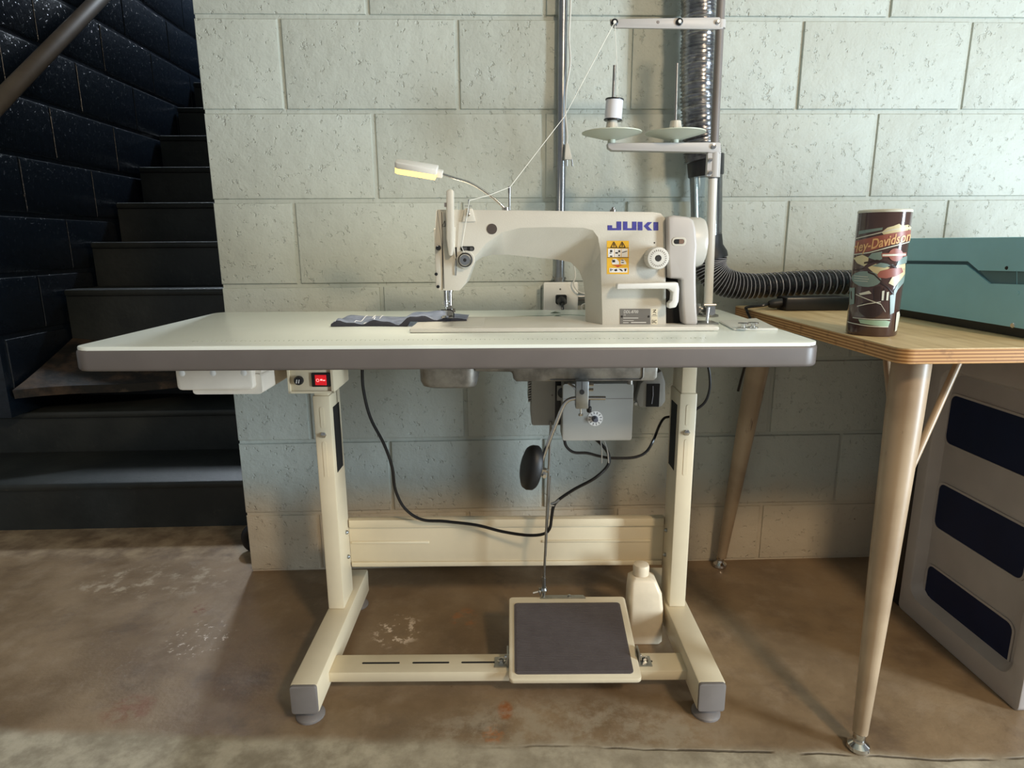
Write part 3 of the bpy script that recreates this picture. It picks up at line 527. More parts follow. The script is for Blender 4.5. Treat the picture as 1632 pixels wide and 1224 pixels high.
# ------------------------------------------------ oil pan and knee lifter
pan = thing('oil_pan', 'grey cast metal oil pan with knee lifter under the tabletop', 'oil pan', (.1, -.40, ZB), 'T')
Yp = -.482
def pz(px, py, Y=Yp): return ty(px, py, Y)
a, b = pz(666, 588), pz(760, 621); bm = bmn()
loft(bm, [[(x, y, z) for x, y in rrect(a.x+e, b.x-e*.4, Yp+e, -.315-e, .02, 4)] for e, z in ((0, ZB-.0005), (.001, b.z+.014), (.005, b.z+.004), (.013, b.z))]); obj('deep_sump', bm, 'tank', pan)
a, b = pz(758, 588), pz(1050, 608); c1 = pz(818, 600)
bm = bmn(); prism(bm, [(b.x, Yp+.004, ZB-.0005), (b.x-.002, Yp+.004, b.z+.006), (b.x-.008, Yp+.004, b.z), (c1.x+.006, Yp+.004, b.z), (c1.x, Yp+.004, b.z+.006), (c1.x-.002, Yp+.004, pz(815, 594).z), (a.x-.002, Yp+.004, pz(760, 593).z), (a.x-.002, Yp+.004, ZB-.0005)][::-1], (0, .112, 0)); bev(bm, .004, 2); obj('shallow_tray', bm, 'tank', pan)
bm = bmn(); c2 = pz(1025, 604); tube(bm, [(c2.x-.17, Yp+.003, b.z+.003), (c2.x-.004, Yp+.003, b.z+.003), (c2.x, Yp+.003, b.z+.008), (c2.x, Yp+.003, ZB-.002)], .0016, 6); obj('tray_rib', bm, 'tank', pan)
a = pz(1004, 612, -.46); bm = bmn(); cyl(bm, (a.x, -.46, a.z), (a.x, -.46, a.z+.014), .0055); obj('drain_plug', bm, 'tank', pan)
Yk = -.497; a, b = pz(917.5, 607, Yk), pz(937, 650, Yk)
bm = bbox((a.x, Yk-.008, b.z), (b.x, Yk+.012, a.z+.001), .0015); kb = obj('lifter_block', bm, 'zinc', pan)
bm = bmn(); p = pz(927.5, 625, Yk-.009); lathe(bm, [(.0046, 0), (.0044, .001)], p, (0, -1, 0), 16); box(bm, (p.x-.0005, Yk-.0086, p.z), (p.x+.0005, Yk-.0078, a.z)); obj('clamp_slot', bm, 'ink', kb)
bm = bmn()
for q in ((940, 613), (941, 621)): p = pz(*q, Yk); cyl(bm, (b.x-.001, Yk, p.z), (b.x+.009, Yk, p.z), .003, n=6)
p = pz(925.5, 660, Yk); cyl(bm, (p.x, Yk, p.z), (p.x, Yk, b.z), .0016); lathe(bm, [(.0042, 0), (.0042, .004)], (p.x, Yk, p.z-.003), (0, 0, 1), 6); p = pz(906, 611, Yk+.02); tube(bm, [p, pz(914, 616, Yk+.01), pz(918, 622, Yk+.008)], .0022, 6); obj('clamp_bolts', bm, 'chrome', kb)
bm = bmn(); p = pz(939, 648, Yk); cyl(bm, (p.x, Yk, p.z), (p.x, Yk, p.z+.012), .002); lathe(bm, [(.003, 0), (.0045, .002), (.0045, .01), (.0025, .012)], (p.x, Yk, p.z-.011), (0, 0, 1), 10); obj('stop_screw', bm, 'black', kb)
kp = [pz(965, 634.5, Yk), pz(938, 634.5, Yk), pz(915, 635, Yk), pz(904, 639, Yk), pz(897, 648, Yk), pz(888, 670, Yk), pz(866, 727, Yk), pz(863, 745, Yk)]
bm = bmn(); tube(bm, spline(kp, 4), .0038, 10); obj('lifter_rod', bm, 'chrome', pan)
kc = pz(844.5, 745, Yk-.008); ax = V((-.93, -.30, .20)).normalized(); u = (V((.18, 0, 1))-ax*ax.dot(V((.18, 0, 1)))).normalized(); w = ax.cross(u); bm = bmn()
loft(bm, [[kc+ax*h+(u*math.cos(t)*.043+w*math.sin(t)*.031)*s for t in [2*math.pi*i/28 for i in range(28)]] for h, s in ((-.013, .5), (-.013, .93), (-.009, 1.0), (.001, 1.0), (.007, .92), (.011, .7), (.0125, .35))]); kpad = obj('knee_pad', bm, 'rubber', pan, label='black oval knee pad')
bm = bmn(); p = pz(866, 752, Yk); tube(bm, [kc-ax*.012, p], .005, 8); box(bm, (p.x-.006, p.y-.006, p.z-.008), (p.x+.005, p.y+.006, p.z+.006)); lathe(bm, [(.004, 0), (.004, .006)], (p.x+.004, p.y, p.z+.002), (1, 0, .2), 6); lathe(bm, [(.004, 0), (.004, .008)], (p.x, p.y-.006, p.z-.004), (.2, -1, 0), 6); obj('pad_clamp', bm, 'chrome', kpad)

# ------------------------------------------------ motor
Ymo = -.40
mo = thing('clutch_motor', 'grey electric motor with speed dial bolted under the sewing table', 'motor', (.2, -.36, ZB), 'T')
def q_(px, py, Y=Ymo): return ty(px, py, Y)
a, b = q_(897, 612), q_(1007, 702); bm = bmn(); prism(bm, [(x, Ymo, z) for x, z in rrect(a.x, b.x, b.z, a.z, .005, 3)], (0, .055, 0)); bev(bm, .0015); cb = obj('control_box', bm, 'motor', mo)
bm = bmn(); box(bm, (a.x+.001, Ymo-.0004, q_(950, 636).z), (b.x-.001, Ymo+.002, q_(950, 635).z)); obj('lid_seam', bm, 'disc', cb)
p = q_(948.5, 667); bm = bmn(); lathe(bm, [(.0152, 0), (.0152, .0008)], (p.x, Ymo, p.z), (0, -1, 0), 32); dlp = obj('speed_scale', bm, 'paper', cb, label='white speed dial scale')
bm = bmn(); lathe(bm, [(.0062, 0), (.0062, .004), (.0045, .010), (.0001, .0102)], (p.x-.001, Ymo-.0006, p.z), (.15, -1, -.1), 16); obj('speed_knob', bm, plain('grey_knob', (82, 82, 90), .5), dlp)
bm = bmn()
for i in range(12):
    t = 2*math.pi*i/12+.2; c_, s_ = math.cos(t), math.sin(t); o = V((p.x, Ymo-.0008, p.z)); aa, bb = o+V((c_, 0, s_))*.0095, o+V((c_, 0, s_))*.0138; w = V((-s_, 0, c_))*.0006; prism(bm, [aa-w, aa+w, bb+w, bb-w], (0, -.0003, 0))
obj('scale_marks', bm, 'ink', dlp)
Yv = -.355; a, b = q_(847, 600, Yv), q_(886, 678, Yv); zt = ZB-.012
bm = bmn(); prism(bm, [(x, Yv, z) for x, z in rrect(a.x, b.x+.03, b.z, zt, .005, 3)], (0, .105, 0)); bev(bm, .002); mb = obj('motor_housing', bm, 'motor', mo)
bm = bmn()
for i in range(9): z = b.z+.045+i*.0055; prism(bm, [(a.x-.006, Yv+.02, z), (a.x+.001, Yv+.02, z+.002), (a.x+.001, Yv+.02, z+.005), (a.x-.006, Yv+.02, z+.003)], (0, .07, 0))
obj('cooling_fins', bm, 'steel', mb)
a = q_(868, 630, Yv); bm = bmn(); lathe(bm, [(.002, 0), (.0015, .0006)], (q_(880, 630, Yv).x, Yv, a.z), (0, -1, 0), 8); obj('screw', bm, 'disc', mb)
a, b = q_(886, 612, -.375), q_(908, 680, -.375); bm = bmn(); box(bm, (a.x, -.358, b.z), (b.x+.012, -.33, zt)); obj('motor_bracket', bm, 'black', mo)
a, b = q_(888, 615, -.378), q_(909, 638, -.378); bm = bmn(); box(bm, (a.x, -.380, b.z), (b.x+.004, -.374, min(a.z, .640))); sbk = obj('bracket_plate', bm, 'motor', mo); bm = bmn(); p = q_(897, 626, -.381); lathe(bm, [(.0105, 0), (.0105, .003), (.008, .004)], (p.x, -.380, p.z), (0, -1, 0), 24); obj('bracket_bush', bm, 'black', sbk)
a, b = q_(942, 604, -.375), q_(1020, 645, -.375); bm = bmn(); cyl(bm, (a.x, -.31, (a.z+b.z)/2+.004), (b.x, -.31, (a.z+b.z)/2+.004), (a.z-b.z)/2+.012, n=36); bev(bm, .004); obj('motor_barrel', bm, 'motor', mo)
for q in ((950.5, 627), (1013, 643)): p = q_(*q, -.372); bm = bmn(); lathe(bm, [(.0035, 0), (.0035, .004), (.0012, .0042)], p, (0, -1, 0), 8); obj('bolt', bm, 'zinc', mo)
a = q_(1020, 618, -.36); b = q_(1062, 650, -.36)
bm = bmn(); pts = [q_(*q, -.375) for q in ((1028, 604), (1055, 590), (1061, 610), (1061, 640), (1054, 650), (1018, 650), (1014, 636), (1020, 612))]; prism(bm, [(p.x, -.375, min(p.z, ZB-.004)) for p in pts], (0, .10, 0)); bev(bm, .005, 2); pc = obj('pulley_cover', bm, 'motor', mo)
a, b = q_(1031, 612, -.377), q_(1050, 648, -.377); bm = bmn(); box(bm, (a.x, -.378, b.z), (b.x, -.374, a.z)); pk = obj('pulley_opening', bm, 'darkhole', pc); bm = bmn(); xx = (a.x+b.x)/2; tube(bm, [(xx-.002, -.3785, b.z+.006), (xx, -.3785, (a.z+b.z)/2), (xx-.001, -.3785, a.z-.004)], .001, 6); obj('belt_edge', bm, 'coil', pk)
bm = bmn(); box(bm, (q_(900, 600, -.33).x, -.33, zt-.002), (q_(1000, 600, -.33).x, -.27, ZB)); obj('motor_base', bm, 'motor', mo)

# ------------------------------------------------ cables under the table
def cable(name, pts, r, mat, base, label, cat='cable', k=6, group=None):
    bm = bmn(); tube(bm, spline(pts, k), r, 8); return obj(name, bm, mat, base=base, fr='T', label=label, cat=cat, group=group)
cable('power_cable', [ty(*q) for q in ((577, 582, -.33), (579, 620, -.33), (590, 665, -.33), (612, 708, -.33), (625, 745, -.33), (630, 780, -.32), (645, 810, -.31), (672, 828, -.30), (710, 831, -.295), (760, 837, -.30), (800, 847, -.31), (840, 853, -.33), (866, 851, -.35), (876, 842, -.36), (879, 825, -.36), (882, 808, -.36), (890, 797, -.36), (915, 780, -.36), (945, 764, -.36), (964, 748, -.35), (971, 735, -.345), (968, 720, -.34), (955, 705, -.335), (943, 695, -.33))], .0034, 'cord', (-.25, -.33, .6), 'black power cable looping from the table down past the pedal rod')
cable('motor_lead', [ty(*q) for q in ((899, 700, -.37), (903, 712, -.37), (915, 721, -.36), (935, 722, -.35), (955, 727, -.34), (975, 730, -.335), (1010, 729, -.33), (1030, 720, -.325), (1042, 700, -.32), (1050, 680, -.275), (1058, 667, -.255), (1068, 664, -.25), (1090, 660, -.25), (1110, 652, -.25), (1124, 640, -.25), (1131, 620, -.25), (1131, 598, -.25), (1128, 580, -.25))], .003, 'cord', (.2, -.33, .5), 'black motor lead running under the table behind the right leg')
for i, (xa, xb, lab) in enumerate(((957, 959, 'thin grey wire tie hanging straight below motor'), (962, 968, 'thin grey wire tie bent outward below motor'))):
    cable('wire_tie', [ty(*q, -.352) for q in ((xa, 700), (xb, 718), (xb+(0 if i == 0 else 2), 738))], .0013, 'grey', (.2, -.352, .5), lab, 'tie')
a = ty(884, 802, -.368); bm = bmn(); tube(bm, [a+V((-.008, 0, -.002)), a+V((.004, 0, .003)), a+V((.010, 0, .008))], .0028, 8); cyl(bm, a+V((-.009, -.004, -.004)), a+V((-.001, -.004, -.004)), .0012, n=6); obj('cable_clip', bm, 'zinc', base=a, fr='T', label='small metal clip holding cable to the pedal rod', cat='clip')

# ------------------------------------------------ bobbin winder, tray, fabric, lamp, thread stand
bw = thing('bobbin_winder', 'small chrome bobbin winder standing beside the hand wheel', 'bobbin winder', tz(1130, 524, ZT), 'T'); b0 = tz(1130, 524, ZT); Yb = b0.y
bm = bmn(); a, b = ty(1108, 524, Yb), ty(1142, 524, Yb); box(bm, (max(a.x, .372), Yb-.012, ZBED), (b.x, Yb+.03, ZBED+.003)); obj('winder_base', bev(bm, .001, 1), 'steel', bw)
def bwz(px, py, dy=0.): return ty(px, py, Yb+dy)
bm = bmn(); tube(bm, [bwz(1126, 523), bwz(1127, 508), bwz(1129, 490)], .0028, 8); A = [bwz(*q) for q in ((1128, 488), (1140, 486), (1140, 500), (1135, 503), (1128, 501))]; prism(bm, A, (0, .008, 0)); obj('winder_post', bm, 'chrome', bw)
bm = bmn(); a, b = bwz(1122, 486, -.002), bwz(1141, 486, -.002); tube(bm, [a, b], .0022, 8); obj('winder_spindle', bm, 'steel', bw)
bm = bmn(); a = bwz(1120, 493, .02); lathe(bm, [(.011, 0), (.011, .004), (.005, .005), (.005, .010), (.011, .011), (.011, .015)], (a.x-.010, a.y, a.z), (1, 0, 0), 18); obj('winder_wheel', bm, 'steel', bw)
bm = bmn(); tube(bm, [bwz(1127, 515), bwz(1137, 520, .01), bwz(1141, 524, .015)], .0018, 6); tube(bm, [bwz(1125, 515), bwz(1117, 519), bwz(1112, 523)], .0018, 6); obj('winder_lever', bm, 'chrome', bw)
qd = [tz(*q, ZT) for q in ((1145, 514), (1170, 527), (1240, 527), (1205, 510), (1185, 512))]; bm = bmn(); prism(bm, [(p.x, p.y, ZT+.0003) for p in qd], (0, 0, .004)); bev(bm, .001, 1)
cen = sum(qd, V((0, 0, 0)))/5; ty_ = thing('parts_tray', 'flat clear plastic parts tray on the right end of the table', 'tray', (cen.x, cen.y, ZT), 'T'); obj('tray_sheet', bm, plain('clouded_clear_plastic', (226, 226, 220), .28, var=.04), ty_)
def bobbin(px, py, tilt, lab):
    p = tz(px, py, ZT+.005); bm = bmn(); lathe(bm, [(.0095, 0), (.0095, .0012), (.004, .0016), (.004, .0078), (.0095, .0082), (.0095, .0094)], (p.x, p.y, ZT+.0048), (0, 0, 1), 20); obj('bobbin', bm, 'chrome', base=(p.x, p.y, ZT+.0046), fr='T', label=lab, cat='bobbin', group='bobbins on the parts tray')
bobbin(1184, 523, 0, 'chrome bobbin lying on the clear parts tray, left one'); bobbin(1200, 522, 0, 'chrome bobbin lying on the clear parts tray, right one')
# two small thread nippers shapes
for px, py, lab in ((885, 499.5, 'small curled fabric scrap nearest the wall on tabletop'), (888.5, 505.5, 'small curled fabric scrap nearest the machine bed on tabletop')):
    p = tz(px, py, ZT); bm = bmn(); prism(bm, [(p.x-.011, p.y, ZT+.0004), (p.x-.002, p.y-.004, ZT+.004), (p.x+.012, p.y+.001, ZT+.0005), (p.x, p.y+.006, ZT+.003)], (0, 0, .0008)); obj('fabric_scrap', bm, plain('grey_green_scrap', (150, 160, 146), .8), base=(p.x, p.y, ZT), fr='T', label=lab, cat='scrap', group='scraps behind the machine')
bm = bmn(); tube(bm, spline([tz(*q, ZT+.0009) for q in ((760, 511), (790, 507), (830, 504), (870, 503), (905, 501.5), (932, 503))], 5), .0007, 5); obj('loose_thread', bm, plain('pale_grey_thread', (178, 184, 170), .8), base=tz(840, 504, ZT), fr='T', label='loose thread lying on the tabletop behind the machine bed', cat='thread')

fx0, fx1 = tz(532, 519, ZT).x, tz(744, 519, ZT).x
fb = thing('denim_strip', 'folded dark denim strip with white stitching under the presser foot', 'fabric', ((fx0+fx1)/2, -.35, ZT), 'T')
bm = bmn(); nx, ny = 46, 12; g = []
def fz(u, v):
    fade = min(1, (1-u)*5, u*12+.35); hem = math.exp(-((v-.06)/.10)**2)
    z0 = .0105 if u > .58 else .0015+.0095*max(0, (u-.50)/.08)
    return ZT+z0+.002+.012*fade*hem*(.55+.45*math.sin(u*21+.6)+.2*math.sin(u*47))*(v > -1)+.0075*fade*math.exp(-((v-.62)/.30)**2)*(.9+.3*math.sin(u*9+1)+.15*math.sin(u*26)) 
for i in range(nx+1):
    u = i/nx; row = []
    for j in range(ny+1):
        v = j/ny; x = fx0+(fx1-fx0)*u; y = -.388+.012*math.sin(u*7)*.4+(.13-.06*max(0, u-.75)*3.2)*v; row.append((x, y, fz(u, v)))
    g.append(row)
top = [[bm.verts.new(p) for p in r] for r in g]
for i in range(nx):
    for j in range(ny): bm.faces.new((top[i][j], top[i+1][j], top[i+1][j+1], top[i][j+1]))
r = bmesh.ops.solidify(bm, geom=bm.faces[:], thickness=.0012); obj('denim_panel', bm, 'denim', fb, ang=60)
bm = bmn(); rings = []
for i in range(nx+1):
    x, y, z = g[i][0]; zl = ZT+(.0099 if i/nx > .58 else .0006); rings.append([(x, y-.0005, zl), (x, y-.0035, zl+.001), (x, y-.003, (z+zl)/2+.001), (x, y-.0005, z-.0003), (x, y+.003, z-.0005), (x, y+.004, zl)])
loft(bm, rings); obj('turned_hem', bm, 'denimd', fb, ang=60)
bm = bmn()
for u in (.03, .17, .235, .315):
    tube(bm, [V(g[int((u+k*.003*(1 if u < .3 else 0))*nx)][j])+V((((u*nx) % 1)*(fx1-fx0)/nx, 0, .0012)) for k, j in enumerate(range(0, 9 if u > .1 else 3))], .0009, 5)
obj('stitch_line', bm, 'stitch', fb)

# LED gooseneck lamp on the arm
Yl = -.415; lamp = thing('gooseneck_lamp', 'white clip-on LED gooseneck lamp above the machine arm', 'lamp', mp(806, 334, Yl), 'T')
P0, P1 = ty(697, 275, Yl), ty(630, 264, Yl); ax = (P1-P0).normalized(); nz = V((0, -.45, 1)); nz = (nz-ax*nz.dot(ax)).normalized(); ny_ = ax.cross(nz); L = (P1-P0).length
def lp(u, v, h): return P0+ax*u+ny_*v+nz*h
bm = bmn(); prism(bm, [lp(u, v, -.001) for u, v in [(0, -.013), (0, .013), (L-.006, .013), (L, .008), (L, -.008), (L-.006, -.013)]], nz*.011); bev(bm, .002); lh = obj('lamp_head', bm, 'white', lamp)
bm = bmn(); prism(bm, [lp(u, v, -.0105) for u, v in [(.002, -.0115), (.002, .0115), (L-.007, .0115), (L-.001, .007), (L-.001, -.007), (L-.007, -.0115)]], nz*.010); obj('led_diffuser', bm, 'led', lh, label='glowing warm LED strip')
bm = bmn(); prism(bm, [lp(.001, -.006, -.007), lp(-.010, -.006, -.007), lp(-.010, .006, -.007), lp(.001, .006, -.007)], nz*.012); bev(bm, .001); ll = bpy.data.lights.new('lamp_light', 'AREA'); ll.shape = 'RECTANGLE'; ll.size = L*.85; ll.size_y = .02; ll.energy = .65; ll.color = (1, .93, .78); lo_ = bpy.data.objects.new('lamp_light', ll); COL.objects.link(lo_); lo_.parent = lamp
lm = Matrix((ax, ny_, nz)).transposed().to_4x4(); lm.translation = lp(L*.5, 0, -.0125)-BASE[lamp]; lo_.matrix_local = lm
obj('lamp_neck_socket', bm, 'white', lh)
bm = bmn(); tube(bm, spline([lp(-.008, 0, -.001), ty(725, 284, Yl), ty(750, 292, Yl), ty(775, 307, Yl), ty(795, 323, Yl), ty(806, 334.5, Yl)], 8), .0024, 10, rf=lambda i, l: .0024+.0003*(i % 2)); obj('gooseneck', bm, 'chrome', lamp)
a = mp(806, 335, Yl); a.z = mp(806, 335.3).z; bm = bmn(); cyl(bm, a+V((0, 0, .0002)), a+V((0, 0, .007)), .007); obj('lamp_base', bm, 'steel', lamp)

# thread stand
Yt = -.25; ts = thing('thread_stand', 'grey-white pole thread stand with two spool discs behind the machine', 'thread stand', (ty(1129, 485, Yt).x, Yt, ZT), 'T')
def s_(px, py): return ty(px, py, Yt)
pb0 = s_(1129, 480); pt = s_(1151, -40); pdir = (pt-pb0).normalized(); pbase = pb0+pdir*((ZT-pb0.z)/pdir.z)
jm = s_(1136, 285)
bm = bmn(); cyl(bm, pbase, jm, .0092, n=20); obj('lower_pole', bm, 'white', ts)
bm = bmn(); cyl(bm, jm-pdir*.01, pt, .0082, n=20); obj('upper_pole', bm, 'disc', ts)
bm = bmn(); lathe(bm, [(.022, 0), (.022, .003), (.012, .006)], pbase+V((0, 0, .0002)), (0, 0, 1), 24); obj('pole_flange', bm, 'steel', ts)
def sleeve(ya, yb, name, xl, r=.0125):
    a, b = s_(1130+(285-ya)*.04, ya), s_(1130+(285-yb)*.04, yb); pa = pbase+pdir*((a.z-pbase.z)/pdir.z); pb_ = pbase+pdir*((b.z-pbase.z)/pdir.z); bm = bmn(); lathe(bm, [(r, 0), (r, (pb_-pa).length)], pa, pdir, 20); box(bm, (s_(xl, ya).x, Yt-.010, pa.z+.002), (pa.x, Yt+.002, pb_.z-.002)); return obj(name, bm, 'standgrey', ts)
sl = sleeve(283, 243, 'pole_clamp', 1124)
for yy in (256, 276): bm = bmn(); lathe(bm, [(.004, 0), (.004, .003), (.0015, .0032)], s_(1129, yy)+V((0, -.0125, 0)), (0, -1, 0), 8); obj('clamp_screw', bm, 'chrome', sl)
A = [s_(*q) for q in ((967, 229), (1146, 228), (1146, 246), (1125, 244), (974, 241), (968, 237))]; bm = bmn(); prism(bm, [p+V((0, -.012, 0)) for p in A], (0, .022, 0)); bev(bm, .002); la = obj('spool_arm', bm, 'standgrey', ts)
bm = bmn(); lathe(bm, [(.005, 0), (.005, .003), (.002, .0035)], s_(1134, 235)+V((0, -.012, 0)), (0, -1, 0), 12); obj('arm_screw', bm, 'chrome', la)
A = [s_(*q) for q in ((971, 33), (1144, 30), (1150, 36), (1150, 48), (1144, 49), (978, 47), (972, 42))]; bm = bmn(); prism(bm, [p+V((0, -.010, 0)) for p in A], (0, .006, 0)); bev(bm, .0012); ua = obj('eyelet_arm', bm, 'standgrey', ts)
for px, py in ((978, 39), (1080.5, 38)):
    bm = bmn(); lathe(bm, [(.0035, -.002), (.0065, -.001), (.0068, .003), (.0045, .0045), (.0035, .003)], s_(px, py)+V((0, -.010, 0)), (0, -1, 0), 18); eo = obj('eyelet', bm, 'black', ua); bm = bmn(); lathe(bm, [(.0036, 0), (.0030, .002)], s_(px, py)+V((0, -.0135, 0)), (0, -1, 0), 12); obj('eyelet_insert', bm, 'white', eo)
bm = bmn(); lathe(bm, [(.003, 0), (.0025, .0008)], s_(1047, 38)+V((0, -.010, 0)), (0, -1, 0), 12); obj('arm_hole', bm, 'disc', ua)
bm = bmn(); lathe(bm, [(.0042, 0), (.0042, .003), (.0015, .0034)], s_(1141, 38.5)+V((0, -.010, 0)), (0, -1, 0), 12); obj('arm_screw', bm, 'chrome', ua)
pa = s_(1152, 46); pb_ = s_(1153, 33); bm = bmn(); za, zb2 = pa.z, pb_.z; p1 = pbase+pdir*((za-pbase.z)/pdir.z); p2 = pbase+pdir*((zb2-pbase.z)/pdir.z); lathe(bm, [(.0105, 0), (.0105, (p2-p1).length)], p1, pdir, 20); obj('arm_sleeve', bm, 'standgrey', ua)
def spool_seat(px, top, rodtop):
    c = s_(px, 213); k = s_(px, 213).z-s_(px, 214).z; rim = .0605; zb_ = s_(px, 229).z
    bm = bmn(); lathe(bm, [(.008, zb_-c.z), (.008, -10*k), (.016, -9.5*k), (rim, .5*k), (rim, 2*k), (.012, -3*k)], (c.x, Yt, c.z), (0, 0, 1), 48); ds = obj('spool_disc', bm, plain('pale_green_disc', (206, 210, 192), .4, var=.02), ts)
    bm = bmn(); lathe(bm, [(.015, -3*k), (.0105, (213-193)*k), (.006, (213-192.5)*k)], (c.x, Yt, c.z), (0, 0, 1), 20); hb = obj('spool_cone', bm, 'body', ds)
    bm = bmn()
    for t in (-2.2, -.9): box(bm, (c.x+.012*math.cos(t)-.001, Yt+.0135*math.sin(t)-.001, c.z+2*k), (c.x+.012*math.cos(t)+.001, Yt+.0135*math.sin(t)+.001, c.z+9*k))
    obj('cone_slots', bm, 'ink', hb)
    e = s_(px+rodtop[0], rodtop[1]); bm = bmn(); cyl(bm, (c.x, Yt, c.z), (e.x, Yt, e.z), .0030, n=12); obj('spool_pin', bm, 'steel', ds); return c, k
c1_, k1_ = spool_seat(975, 193, (4.5, 104)); c2_, k2_ = spool_seat(1076, 193, (3, 101))
e = s_(978, 160)
sp = thing('thread_spool', 'white thread spool with black ends on the left pin of the thread stand', 'spool', (c1_.x+.0015, Yt, c1_.z+(213-193.3)*k1_), 'T')
bx_, bz_ = c1_.x+.0015, c1_.z+(213-193)*k1_; hgt = 35*k1_; lean = V((.06, 0, 1)).normalized()
bm = bmn(); lathe(bm, [(.0170, .003), (.0172, hgt*.5), (.0170, hgt-.003)], (bx_, Yt, bz_), lean, 32); obj('thread_winding', bm, 'wound', sp)
for h in (.0004, hgt-.003): bm = bmn(); lathe(bm, [(.0182, 0), (.0186, .0012), (.0182, .0026)], V((bx_, Yt, bz_))+lean*h, lean, 32); obj('spool_end', bm, 'black', sp)
ez = s_(978, 39)+V((0, -.014, 0)); bm = bmn()
tube(bm, [(bx_+.006, Yt-.016, bz_+hgt*.98), s_(983, 130)+V((0, -.012, 0)), ez], .0006, 5); tube(bm, [ez, ty(900, 185, -.33), ty(813, 298, -.4135)], .0007, 5); tube(bm, [ty(813, 298, -.4135), ty(780, 311, -.44), ty(748, 319.5, YM-.0065)], .0006, 5)
tube(bm, [ty(748, 319.5, YM-.0065), ty(744, 346, YM-.008), ty(736, 394, YM-.005), ty(741, 405, YM-.008)], .0006, 5); tube(bm, [ty(725, 362, YM-.004), ty(724, 395, YM-.004), ty(726, 412, YM-.004)], .0006, 5)
obj('sewing_thread', bm, 'thread', base=ez, fr='T', label='white thread running from spool over the eyelet arm to the machine', cat='thread')

# ================================================================== ON THE WALL
# conduit + outlet
cx = wy(895.5, 100, -.016).x
cd_ = thing('electrical_conduit', 'galvanised metal conduit pipe running down the block wall', 'conduit', (cx, -.017, wy(895, 443, -.017).z))
zc = wy(895, 443, -.017).z; bm = bmn(); cyl(bm, (cx, -.018, zc), (cx+.002, -.018, 2.74), .0112, n=20); obj('pipe', bm, 'galv', cd_)
bm = bmn(); lathe(bm, [(.014, 0), (.014, .006), (.016, .006), (.016, .010)], (cx, -.018, zc-.008), (0, 0, 1), 16); obj('connector', bm, 'steel', cd_)
for z in (1.52,): bm = bmn(); box(bm, (cx-.03, -.012, z), (cx+.03, -.006, z+.02)); tube(bm, [(cx-.013, -.008, z+.01), (cx-.013, -.022, z+.01), (cx, -.031, z+.01), (cx+.013, -.022, z+.01), (cx+.013, -.008, z+.01)], .004, 6); obj('strap', bm, 'galv', cd_)
pa, pb_ = wy(866.5, 450, -.045), wy(921, 495, -.045); pc_ = wy(930, 470, -.045)
ot = thing('wall_outlet', 'white electrical outlet box with plate on the block wall', 'outlet', ((pa.x+pc_.x)/2, -.0, pa.z-.06))
px0_, px1_ = pa.x, wy(921.5, 470, -.045).x; zt_ = pa.z; bm = bbox((px0_+.004, -.038, zt_-.118), (px1_-.003, -.006, zt_-.002), .003); ob = obj('outlet_box', bm, 'galv', ot)
bm = bmn(); prism(bm, [(x, -.044, z) for x, z in rrect(px0_, px1_, zt_-.12, zt_, .004, 3)], (0, .006, 0)); bev(bm, .002); opl = obj('outlet_plate', bm, 'white', ot)
p = wy(893, 461, -.045); bm = bmn(); lathe(bm, [(.003, 0), (.002, .001)], (p.x, -.0435, p.z), (0, -1, 0), 10); obj('plate_screw', bm, 'steel', opl)
p = wy(896, 483, -.045); bm = bmn(); prism(bm, [(x, -.0465, z) for x, z in rrect(p.x-.016, p.x+.017, p.z-.034, p.z+.022, .003, 3)], (0, .003, 0)); obj('socket_face', bm, 'white', opl)
bm = bmn(); cyl(bm, (px1_-.004, -.022, wy(935, 474, -.03).z), (px1_+.30, -.022, wy(935, 474, -.03).z), .0112, n=16); obj('side_conduit', bm, 'galv', ot)
p = wy(894, 478, -.05); pg = thing('power_plug', 'black power plug in the wall outlet', 'plug', (p.x, -.047, p.z)); bm = bmn(); prism(bm, [(x, -.0469, z) for x, z in rrect(p.x-.0135, p.x+.0135, p.z-.010, p.z+.013, .004, 3)], (0, -.012, 0)); loft(bm, [[(p.x+s*.013*math.cos(t), -.0589-h, p.z+s*.012*math.sin(t)-h*.3) for t in [2*math.pi*i/14 for i in range(14)]] for s, h in ((.9, 0), (.8, .012), (.5, .02))]); obj('plug_body', bm, 'black', pg)
bm = bmn(); tube(bm, spline([(p.x, -.070, p.z-.004), (p.x, -.085, p.z-.012), (p.x, -.088, p.z-.035), (p.x, -.06, p.z-.10), (p.x+.01, -.05, p.z-.2), (p.x+.05, -.05, p.z-.26)], 5), .0036, 8); obj('plug_cord', bm, 'cord', pg)
# hanging white cord with two-pin plug
wc = thing('hanging_plug_cord', 'white cord with two-pin plug hanging beside the conduit', 'cord', wy(906, 240, -.03))
bm = bmn(); tube(bm, spline([wy(*q, -.037) for q in ((910, -40), (909, 20), (907, 60), (909, 100), (903, 140), (901, 180), (904, 215), (903, 232))], 6), .0022, 8); obj('cord', bm, 'cordw', wc)
p = wy(904, 241, -.037); bm = bmn(); loft(bm, [[(p.x+dx+sx*a_, -.037+.006*b_, wy(904, yy, -.037).z) for a_, b_ in ((-1, -1), (1, -1), (1, 1), (-1, 1))] for dx, sx, yy in ((-.001, .0035, 229), (0, .005, 236), (.002, .0085, 250), (.002, .008, 255))]); bev(bm, .001, 1); pgb = obj('plug_body', bm, 'cordw', wc)
for px in (903.5, 911.5): a = wy(px, 254, -.037); b = wy(px+(.0 if px < 905 else 1), 265, -.037); bm = bmn(); cyl(bm, a, b, .002, n=8); obj('plug_pin', bm, 'steel', pgb)
